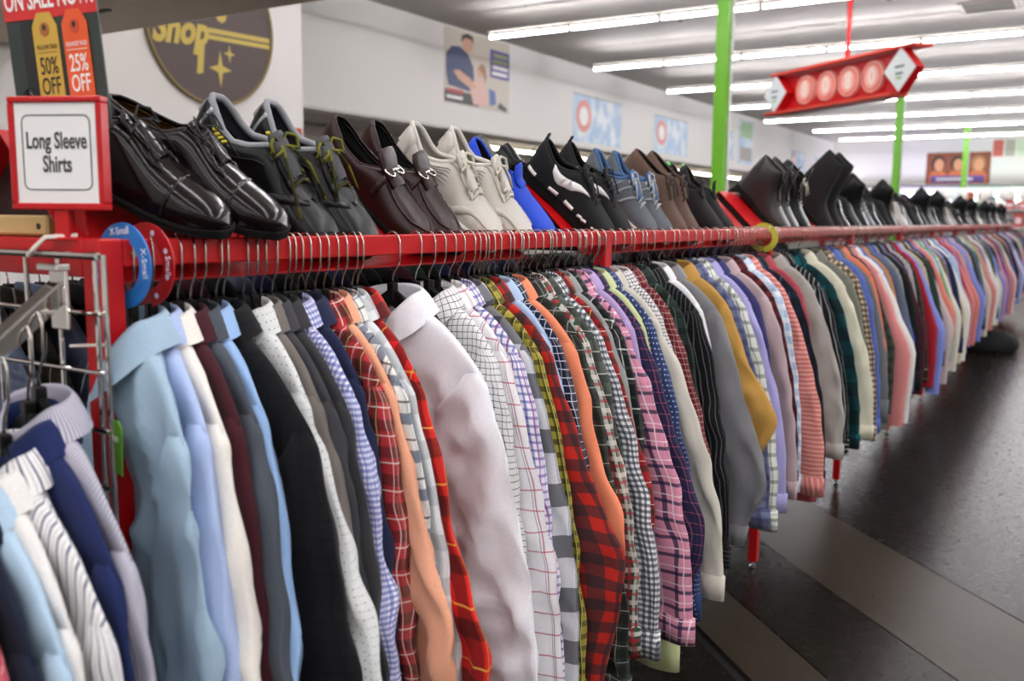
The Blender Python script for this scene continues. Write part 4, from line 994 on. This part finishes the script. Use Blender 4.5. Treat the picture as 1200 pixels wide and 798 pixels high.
SNEAK = dict(hc=([.0, .42, .50, .60, .70, .80, .90, .97, 1], [.1, .100, .092, .076, .063, .057, .050, .040, .028]), he=([0, .05, .14, .26, .40], [.090, .090, .072, .066, .094]), so=.42, ow=.030, sole=.024, spring=.010, roll=.006, box=.62, welt=.004)
LOAF = dict(hc=([.0, .40, .46, .55, .66, .80, .90, .97, 1], [.08, .082, .080, .068, .054, .046, .040, .032, .020]), he=([0, .05, .18, .32, .42], [.082, .080, .062, .058, .070]), so=.43, ow=.033, sole=.010, heelup=.014, spring=.006, roll=.002, box=.6, welt=.003)
LOWB = dict(hc=([.0, .40, .50, .60, .70, .80, .90, .97, 1], [.11, .116, .100, .078, .062, .055, .047, .036, .024]), he=([0, .06, .2, .33, .42], [.112, .112, .106, .104, .116]), so=.43, ow=.030, sole=.012, heelup=.012, spring=.008, roll=.0025, box=.65, welt=.004)
TALL = dict(hc=([.0, .34, .42, .50, .60, .70, .80, .90, .97, 1], [.17, .17, .135, .102, .082, .068, .060, .052, .042, .028]), he=([0, .06, .2, .36], [.175, .175, .170, .175]), so=.37, ow=.036, sole=.02, heelup=.012, spring=.010, roll=.003, box=.6, welt=.005, wid=[0, .36, .60, .76, .84, .86, .84, .90, 1.0, .98, .88, .73, .54, .30, 0])
SLIP = dict(hc=([.0, .38, .44, .55, .66, .80, .90, .97, 1], [.07, .076, .074, .066, .057, .050, .044, .036, .024]), he=([0, .05, .16, .30, .40], [.076, .074, .058, .058, .076]), so=.41, ow=.031, sole=.016, spring=.008, roll=.003, box=.62)
def heel_pos(y, xt=-1.014, L=.28, lift=.002, yw=20):
    # toe tip stops against the back of the rail, heel lies up at the ridge of the slanted shelf
    run = (L+.003)*math.cos(R(yw))+.018*abs(math.sin(R(yw)))
    x = xt-run*math.cos(A1); z = 1.218-(x+1.012)*math.tan(A1)
    return (x+math.sin(A1)*lift, y, z+math.cos(A1)*lift)
burg = plain('burgundy_black_leather', '#100708', .15, 0, .06, 40, .1, 8, .15, .22)
blk_sole = plain('black_rubber', '#0d0d0d', .7, spec=.2); blk_leather = plain('black_leather', '#0d0e0f', .3, 0, .08, 70, 0, 6, .05, .2)
grey_pad = plain('grey_padding', '#3a3c40', .7, 0, .3, 200)
brown_l = plain('brown_leather', '#2a1513', .33, 0, .06, 60, .1, 8, .05, .25)
white_l = plain('white_leather', '#bdb9af', .42, 0, .05, 80, .03); white_sole = plain('white_rubber', '#e6e2d8', .5)
blue_k = plain('blue_knit', '#1746c9', .75, 0, .3, 400); mesh_blk = plain('black_mesh', '#0f1113', .9, 0, .4, 500)
mesh_grey = plain('grey_mesh', '#565c62', .75, 0, .5, 500, .15, 60); blue_lin = plain('blue_lining', '#3a5c86', .8); brown_s = plain('brown_suede', '#5c463a', .8, 0, .3, 200)
olive_l = fabric('olive_black_lace', '#6d6c22', T(('u', .006, 0, .5, '#121210', .8),)); black_lace = plain('black_lace', '#17151a', .7); white_lace = plain('white_lace', '#c6c0b0', .7); grey_lace = plain('grey_lace', '#b4b8ba', .7)
char_s = plain('charcoal_suede', '#141315', .9, 0, .3, 200); wornb = plain('worn_dark_leather', '#211d1b', .4, 0, .1, 50, .25, 14, .1)
gold_lin = plain('golden_lining', '#6b4a1f', .6)

# 1-2 dark burgundy lace-ups
for i, (y, yw, lb) in enumerate(((.685, 30, 'glossy dark burgundy lace-up shoe beside the sign, leftmost on the shelf'), (.788, 30, 'glossy dark burgundy lace-up shoe, right one of the leftmost pair'))):
    o, P, st, L_ = shoe((-1.170, y, 1.382), R(yw), lb, burg, blk_sole, gold_lin, dict(LOWB, he=([0, .06, .2, .33, .42], [.084, .084, .078, .080, .098]), hc=([.0, .40, .50, .60, .70, .80, .90, .97, 1], [.09, .098, .090, .072, .060, .053, .046, .036, .024])), pitch=R(29), L=.28, W=.050, flip=1-2*i, group='pair of burgundy lace-ups')
    tongue(o, P, .62, .40, .099, burg, .021, .003); laces(o, P, .46, .62, 4, black_lace, .0014, True, seed=i)
    for sd in (-1, 1): ribbon('facing', o, P, sd, [(.43, .97), (.5, .86), (.58, .78), (.66, .80)], [.16, .18, .18, .10], burg, .002)
    ribbon('toe_cap_seam', o, P, -1, [(.74, 0), (.735, .5), (.73, 1)], [.04, .04, .04], burg, .0015); ribbon('toe_cap_seam', o, P, 1, [(.74, 0), (.735, .5), (.73, 1)], [.04, .04, .04], burg, .0015)
# 3-4 black work sneakers
yel = plain('yellow_patch', '#c9bb2a', .5); silver = plain('silver_trim', '#a9abad', .3, .6)
for i, (y, yw, lb) in enumerate(((.975, 21, 'black work sneaker with yellow patch, olive laces and grey collar'), (1.078, 20, 'black work sneaker with grey collar, right one of its pair'))):
    o, P, st, L_ = shoe(heel_pos(y, L=.28, yw=yw), R(yw), lb, blk_leather, blk_sole, grey_pad, SNEAK, L=.28, W=.054, flip=1-2*i, group='pair of black work sneakers', collar_m=plain('grey_piping', '#85878b', .5))
    tongue(o, P, .60, .37, .108, grey_pad, .021, .006); laces(o, P, .44, .64, 5, olive_l, .0026, True, loose=.05 if i == 0 else .02, seed=5+i)
    for sd in (-1, 1):
        ribbon('heel_counter', o, P, sd, [(.02, .3), (.04, .95)], [.22, .16], silver, .002); ribbon('side_panel', o, P, sd, [(.10, .45), (.30, .42), (.46, .52)], [.05, .05, .05], blk_leather, .0025)
        ribbon('toe_overlay', o, P, sd, [(.56, .15), (.66, .55), (.74, .98)], [.12, .12, .08], blk_leather, .0025); ribbon('eyestay', o, P, sd, [(.42, .95), (.52, .82), (.66, .82)], [.12, .14, .10], blk_leather, .003)
    for k in range(4): ribbon('yellow_patch', o, P, -1, [(.135+.026*k, .64), (.150+.026*k, .84)], [.035, .035], yel, .0035, 6)
# 5-6 brown bit loafers
for i, (y, yw, lb) in enumerate(((1.255, 17, 'dark brown loafer with a metal bit, left one of the pair'), (1.350, 17, 'dark brown loafer with a metal bit, beside the white sneakers'))):
    o, P, st, L_ = shoe(heel_pos(y, L=.28, yw=yw), R(yw), lb, brown_l, blk_sole, lining_dk, LOAF, L=.28, W=.050, flip=1-2*i, group='pair of brown bit loafers')
    tongue(o, P, .58, .36, .098, brown_l, .030, .004)
    for sd in (-1, 1):
        ribbon('strap', o, P, sd, [(.50, .25), (.50, .7), (.49, 1)], [.09, .09, .09], brown_l, .003); ribbon('apron_seam', o, P, sd, [(.52, .72), (.66, .68), (.80, .70), (.91, .98)], [.05, .05, .05, .05], brown_l, .0025)
    c = P(.49, 1, 1)*np.array([1, 0, 1])+np.array([0, 0, .007]); mb = MB()
    for sd in (-1, 1):
        rp = [tuple(c+np.array([.011*math.cos(2*PI*k/14), sd*.017+.010*math.sin(2*PI*k/14), -.003])) for k in range(15)]; mb.tube(rp, .0022, 6, False)
    mb.tube([tuple(c+np.array([0, -.010, 0])), tuple(c+np.array([0, .010, 0]))], .003, 8); mb.build('metal_bit', chrome, o, True)
# 7-8 white sneakers
for i, (y, yw, lb) in enumerate(((1.462, 18, 'white leather sneaker with chunky laces, left one of the pair'), (1.585, 18, 'white leather sneaker with chunky laces, beside the blue shoe'))):
    o, P, st, L_ = shoe(heel_pos(y, L=.28, yw=yw), R(yw), lb, white_l, white_sole, plain('pale_lining', '#b9b5ad', .8), SNEAK, L=.28, W=.053, flip=1-2*i, group='pair of white sneakers', collar_m=white_l)
    tongue(o, P, .62, .37, .110, white_l, .021, .005); laces(o, P, .44, .66, 5, white_lace, .003, True, seed=9+i)
    for sd in (-1, 1):
        for k in range(5): ribbon('side_line', o, P, sd, [(.24, .30+.085*k), (.46-.01*k, .30+.085*k)], [.018, .018], plain('white_seam', '#938f86', .5), .002)
        ribbon('eyestay', o, P, sd, [(.40, .95), (.50, .80), (.66, .80)], [.16, .18, .12], white_l, .004); ribbon('toe_overlay', o, P, sd, [(.62, .1), (.70, .5), (.78, .6), (.90, .55)], [.14, .14, .14, .08], white_l, .003)
        ribbon('heel_overlay', o, P, sd, [(.05, .2), (.07, .95)], [.3, .2], white_l, .003)
# 9 blue slip-on
o, P, st, L_ = shoe(heel_pos(1.690, L=.28, yw=18), R(18), 'bright blue knit slip-on shoe with black sole next to white sneakers', blue_k, blk_sole, lining_dk, SLIP, L=.28, W=.048, flip=1)
tongue(o, P, .52, .38, .098, blue_k, .022, .005)
# 10-11 black running shoes with white tick mark
for i, (y, yw, lb) in enumerate(((1.965, 20, 'black running shoe with big white tick mark on its side'), (2.075, 20, 'black running shoe behind the one with the white tick mark'))):
    S_ = dict(SNEAK, sole=.028, he=([0, .05, .14, .26, .40], [.104, .100, .084, .080, .100]), hc=([.0, .42, .50, .60, .70, .80, .90, .97, 1], [.1, .104, .096, .080, .066, .058, .050, .042, .030]), roll=.004)
    o, P, st, L_ = shoe(heel_pos(y, L=.28, yw=yw), R(yw), lb, mesh_blk, blk_sole, lining_dk, S_, L=.28, W=.052, flip=1-2*i, group='pair of black running shoes')
    tongue(o, P, .60, .38, .116, mesh_blk, .020, .005); laces(o, P, .46, .68, 6, black_lace, .0022, True, seed=21+i)
    h0 = P(0, 1, 1.); MB().tube([tuple(h0+np.array([.004, -.006, -.01])), tuple(h0+np.array([-.002, -.006, .014])), tuple(h0+np.array([-.002, .006, .014])), tuple(h0+np.array([.004, .006, -.01]))], .003, 5).build('pull_tab', black_lace, o, True)
    for sd in (-1, 1):
        ribbon('tick_mark', o, P, sd, [(.20, .86), (.255, .55), (.33, .38), (.41, .38), (.60, .74)], [.03, .18, .30, .24, .02], plain('tick_white', '#e9e8e4', .5), .003, 30)
        for a in (.03, .28, .46, .62, .78): 
            ribbon('sole_pod', o, P, sd, [(a, .015), (a+.10, .015)], [.10, .10], white_sole, .006, 8)
# 12-13 grey and blue runners
for i, (y, yw, lb) in enumerate(((2.245, 18, 'grey mesh running shoe with blue lining, left one of the pair'), (2.355, 18, 'grey mesh running shoe with blue lining, beside the brown boots'))):
    o, P, st, L_ = shoe(heel_pos(y, L=.28, yw=yw), R(yw), lb, mesh_grey, white_sole, blue_lin, SNEAK, L=.28, W=.053, flip=1-2*i, group='pair of grey running shoes', collar_m=blue_lin)
    tongue(o, P, .62, .37, .112, blue_lin, .022, .006); laces(o, P, .44, .68, 6, grey_lace, .0026, True, seed=31+i)
    for sd in (-1, 1):
        for k in range(3): ribbon('overlay', o, P, sd, [(.28+.1*k, .1), (.38+.1*k, .75)], [.05, .04], plain('overlay_grey', '#8e9498', .5), .0025)
# 14-15 brown desert boots
for i, (y, yw, lb) in enumerate(((2.475, 16, 'brown suede ankle boot with dark laces, left one of the pair'), (2.580, 16, 'brown suede ankle boot with dark laces, beside black slip-on'))):
    o, P, st, L_ = shoe(heel_pos(y, L=.28, yw=yw), R(yw), lb, brown_s, plain('brown_sole', '#3b2d24', .6), lining_dk, LOWB, L=.28, W=.050, flip=1-2*i, group='pair of brown suede boots')
    tongue(o, P, .60, .40, .122, brown_s, .020, .004); laces(o, P, .46, .60, 4, plain('brown_lace', '#2c2018', .7), .002, True, seed=41+i)
# 16-17 black slip-ons
for i, (y, yw, lb) in enumerate(((2.80, 16, 'black slip-on shoe left of the bare red shelf'), (2.91, 16, 'black slip-on shoe lying lower, right before the bare red shelf'))):
    o, P, st, L_ = shoe(heel_pos(y, L=.28, yw=yw), R(yw), lb, char_s, blk_sole, lining_dk, SLIP, L=.28, W=.052, flip=1-2*i, group='pair of black slip-ons')
    tongue(o, P, .52, .36, .105, char_s, .026, .005)
# 18+ boots and far shoes
FARS = [(3.56, TALL, wornb, 'tall worn dark ankle boot first after the yellow green ring', 0), (3.68, TALL, wornb, 'tall worn dark ankle boot, second after the yellow green ring', 0),
        (3.86, TALL, blk_leather, 'black tall boot with pale lace, third after the yellow ring', 1), (4.28, TALL, char_s, 'large black suede tall boot standing highest on the rack', 2), (4.46, TALL, char_s, 'black suede tall boot beside the highest boot on the rack', 2)]
for y, S_, m_, lb, kind in FARS:
    o, P, st, L_ = shoe(heel_pos(y, L=.28, yw=10), R(10), lb, m_, blk_sole, lining_dk, dict(S_, he=([0, .06, .2, .36], [.265, .265, .26, .265]), hc=([.0, .34, .42, .50, .60, .70, .80, .90, .97, 1], [.26, .26, .2, .115, .085, .07, .06, .052, .042, .028])) if kind == 2 else S_, L=.28, W=.054 if kind != 2 else .06)
    if kind != 2: tongue(o, P, .56, .34, .215, m_, .026, .005); laces(o, P, .40, .62, 6, white_lace if kind == 1 else black_lace, .0026, True, seed=int(y*100))
fs = [('black dress', burg, DRESS), ('black', blk_leather, LOAF), ('charcoal', char_s, SLIP), ('grey', mesh_grey, SNEAK), ('black running', mesh_blk, SNEAK), ('brown', brown_l, LOAF), ('white', white_l, SNEAK), ('dark brown', brown_s, LOWB), ('black high', blk_leather, TALL)]
y = 4.64; i = 0
sname = lambda y: ordn[min(10, int((y-YA)/LS))]
while y < 14.6:
    nm, m_, S_ = fs[[0, 4, 1, 8, 3, 1, 0, 2, 4, 8, 7, 1, 6, 0, 5, 4, 2][i % 17]]
    nx = fs[[0, 4, 1, 8, 3, 1, 0, 2, 4, 8, 7, 1, 6, 0, 5, 4, 2][(i-1) % 17]][0]
    o, P, st, L_ = shoe(heel_pos(y, L=.28, yw=8), R(8+random.uniform(-3, 3)), f'{nm} shoe right after a {nx} one, above the {sname(y)} rack section, {["near side", "far side"][i % 2]} of its pair', m_, white_sole if nm in ('grey', 'white') else blk_sole, lining_dk, S_, L=.28, W=.051)
    o['label'] = ' '.join(f'{nm} shoe after a {nx} one on the shelf of the {sname(y)} rack section'.split()[:16]); o['group'] = 'shoes far along the rack'
    if S_ in (SNEAK, TALL, LOWB): laces(o, P, .44, .64, 4, grey_lace if nm == 'grey' else black_lace, .002, False)
    y += random.uniform(.105, .16); i += 1
# shoes on the rear slope, only their heels show over the ridge
RS = [(1.72, blk_leather, SNEAK, 'black shoe on the rear slope peeking over the ridge behind the blue shoe'), (1.84, mesh_grey, SNEAK, 'dark grey shoe on the rear slope left of the tick mark shoe'), (1.95, blk_leather, LOAF, 'black loafer on the rear slope behind the tick mark shoe'),
      (3.0, char_s, SNEAK, 'black shoe with green tag on the rear slope right of the green column'), (3.14, blk_leather, SNEAK, 'black shoe with green tag on the rear slope over the bare shelf'), (3.9, blk_leather, LOWB, 'black boot on the rear slope behind the tall boots')]
for y, m_, S_, lb in RS:
    o, P, st, L_ = shoe((-1.388+.285*math.cos(A1)+.0015, y, 1.218+.285*math.sin(A1)+.0015), PI, lb, m_, blk_sole, lining_dk, S_, L=.28)
    if 'green tag' in lb: MB().disc(tuple(P(.02, 1, .8)+np.array([-.004, 0, 0])), (-1, 0, 0), .012, .002, 12).build('green_tag', emit('green_tag', '#39d23a', .0), o)

# ================================================================== SIGNS AT THE RACK'S NEAR END
pp = empty('shelf_sign', (-1.040, .655, 1.272), (0, 0, R(24)), 'red framed white sign reading Long Sleeve Shirts on a red stem', 'sign')
MB().cbox(-.009, .009, -.004, .004, -.001, .045, .001).build('stem', red_m, pp)
MB().cbox(-.022, .022, -.009, .016, -.004, .0, .001).build('clamp', red_m, pp)
SWd, SHt = .118, .131; zb = .032
f = MB(); 
for x0, x1, z0, z1 in ((-SWd/2, SWd/2, zb, zb+.008), (-SWd/2, SWd/2, zb+SHt-.007, zb+SHt), (-SWd/2, -SWd/2+.007, zb+.008, zb+SHt-.007), (SWd/2-.007, SWd/2, zb+.008, zb+SHt-.007)): f.cbox(x0, x1, -.009, .009, z0, z1, .0015)
f.build('frame', red_m, pp)
cd = MB().box(-SWd/2+.006, SWd/2-.006, -.005, .001, zb+.007, zb+SHt-.006).build('card', plain('sign_card', '#efefec', .5), pp)
bd = MB(); rw, rh, rr_ = .043, .043, .008; zc = zb+SHt/2+.001; q = []
for cx_, cz_, a0 in ((rw-rr_, rh-rr_, 0), (-rw+rr_, rh-rr_, 90), (-rw+rr_, -rh+rr_, 180), (rw-rr_, -rh+rr_, 270)):
    q += [(cx_+rr_*math.cos(R(a0+t)), -.0052, zc+cz_+rr_*math.sin(R(a0+t))) for t in (0, 30, 60, 90)]
bd.tube(q+[q[0]], .0008, 4, False); bd.build('printed_border', plain('sign_ink', '#3b3b3b', .5), cd)
for wd, dz in (('Long Sleeve', .013), ('Shirts', -.014)): text('lettering', wd, .0268, plain('sign_ink', '#3b3b3b', .5), cd, at(0, -.0054, zc+dz, FACE_NEG_Y), .60, .0002, .0006)

sp_ = empty('sale_sign', (-1.082, .690, 1.418), (0, R(-5), R(24)), 'sale sign with hanging tags, yellow 50% off and orange 25% off', 'sign')
W2, H2 = .076, .17; sp_.scale = (.80, 1, 1)
MB().cbox(-W2, W2, 0, .004, -.02, H2, .0008).build('board', plain('sale_board', '#26302a', .5, var=.25, vscale=30), sp_)
MB().cbox(-.008, .008, .004, .010, -.150, .01, .001).build('stem', red_m, sp_)
front_poly('red_band', sp_, plain('sale_red', '#cf2320', .45), rect(-W2, W2, .118, H2), 0, .001)
text('lettering', 'ON SALE NOW!', .034, whiteflat, sp_, at(0, -.0014, .140, FACE_NEG_Y), .60, .0002, .0006)
front_poly('dark_stripe', sp_, plain('sale_dark', '#121413', .5), rect(-.052, -.034, -.02, .117), 0, .001)
for x0, c, ink, pc, nm, tl in ((-.032, '#c9a23c', blackflat, '50%', 'yellow', 'YELLOW TAGS'), (.017, '#e2561b', whiteflat, '25%', 'orange', 'ORANGE TAGS')):
    w_ = .041
    tg = front_poly('printed_tag', sp_, plain('tag_'+c[1:], c, .5), [(x0, -.02), (x0+w_, -.02), (x0+w_, .108), (x0+w_-.010, .124), (x0+.010, .124), (x0, .108)], -.001, .0012)
    front_poly('tag_eyelet', tg, plain('eyelet_'+c[1:], '#a8642a' if nm == 'yellow' else '#c9451a', .5), ell(x0+w_/2, .104, .0075, .0085), -.0024, .0005)
    front_poly('tag_hole', tg, plain('hole_dark', '#2a2118', .6), ell(x0+w_/2, .106, .003, .0035), -.0031, .0004)
    text('tag_lettering', tl, .0075, ink, tg, at(x0+w_/2, -.0024, .083, FACE_NEG_Y), .68, .0002)
    front_poly('tag_rule', tg, ink, rect(x0+.004, x0+w_-.004, .0765, .0772), -.0022, .0003)
    text('tag_lettering', pc, .029, ink, tg, at(x0+w_/2, -.0024, .060, FACE_NEG_Y), .62, .0002, .0003)
    text('tag_lettering', 'OFF', .029, ink, tg, at(x0+w_/2, -.0024, .036, FACE_NEG_Y), .62, .0002, .0003)
# tan plank with a hole lying across the rack's end
tp = empty('wooden_plank', (-1.215, .685, 1.2715), (0, 0, R(2)), 'tan wooden block with a dark hole lying on the red end beam', 'block')
MB().cbox(-.13, .105, -.012, .012, 0, .026, .003).build('body', plain('tan_wood', '#c3a86e', .5, 0, .1, 30, .12, 12), tp)
MB().disc((.088, -.0118, .012), (0, -1, 0), .0042, .0008, 14).build('hole', plain('hole_dark', '#2a2118', .6), tp)
# black bag on the floor under the far rack
bg = empty('black_bag', (-.80, 10.4, 0), (0, 0, R(20)), 'black bag slumped on the floor under the far shirts', 'bag')
m_ = MB().lathe([(.02, 0), (.24, .0), (.29, .07), (.26, .17), (.16, .25), (.06, .27), (.02, .275)], 20)
m_.v = [(x*1.25*(1+.12*math.sin(5*math.atan2(y, x))), y*.8, z*(1+.25*x)) for x, y, z in m_.v]
bg.scale = (.72, .72, .8)
m_.build('body', plain('bag_black', '#0b0b0c', .8, 0, .4, 12), bg, True)
hd = MB(); hd.tube([(-.15, 0, .22), (-.12, 0, .33), (0, 0, .37), (.12, 0, .34), (.15, 0, .24)], .012, 8); hd.build('handle', plain('bag_black', '#101011', .6), bg, True)
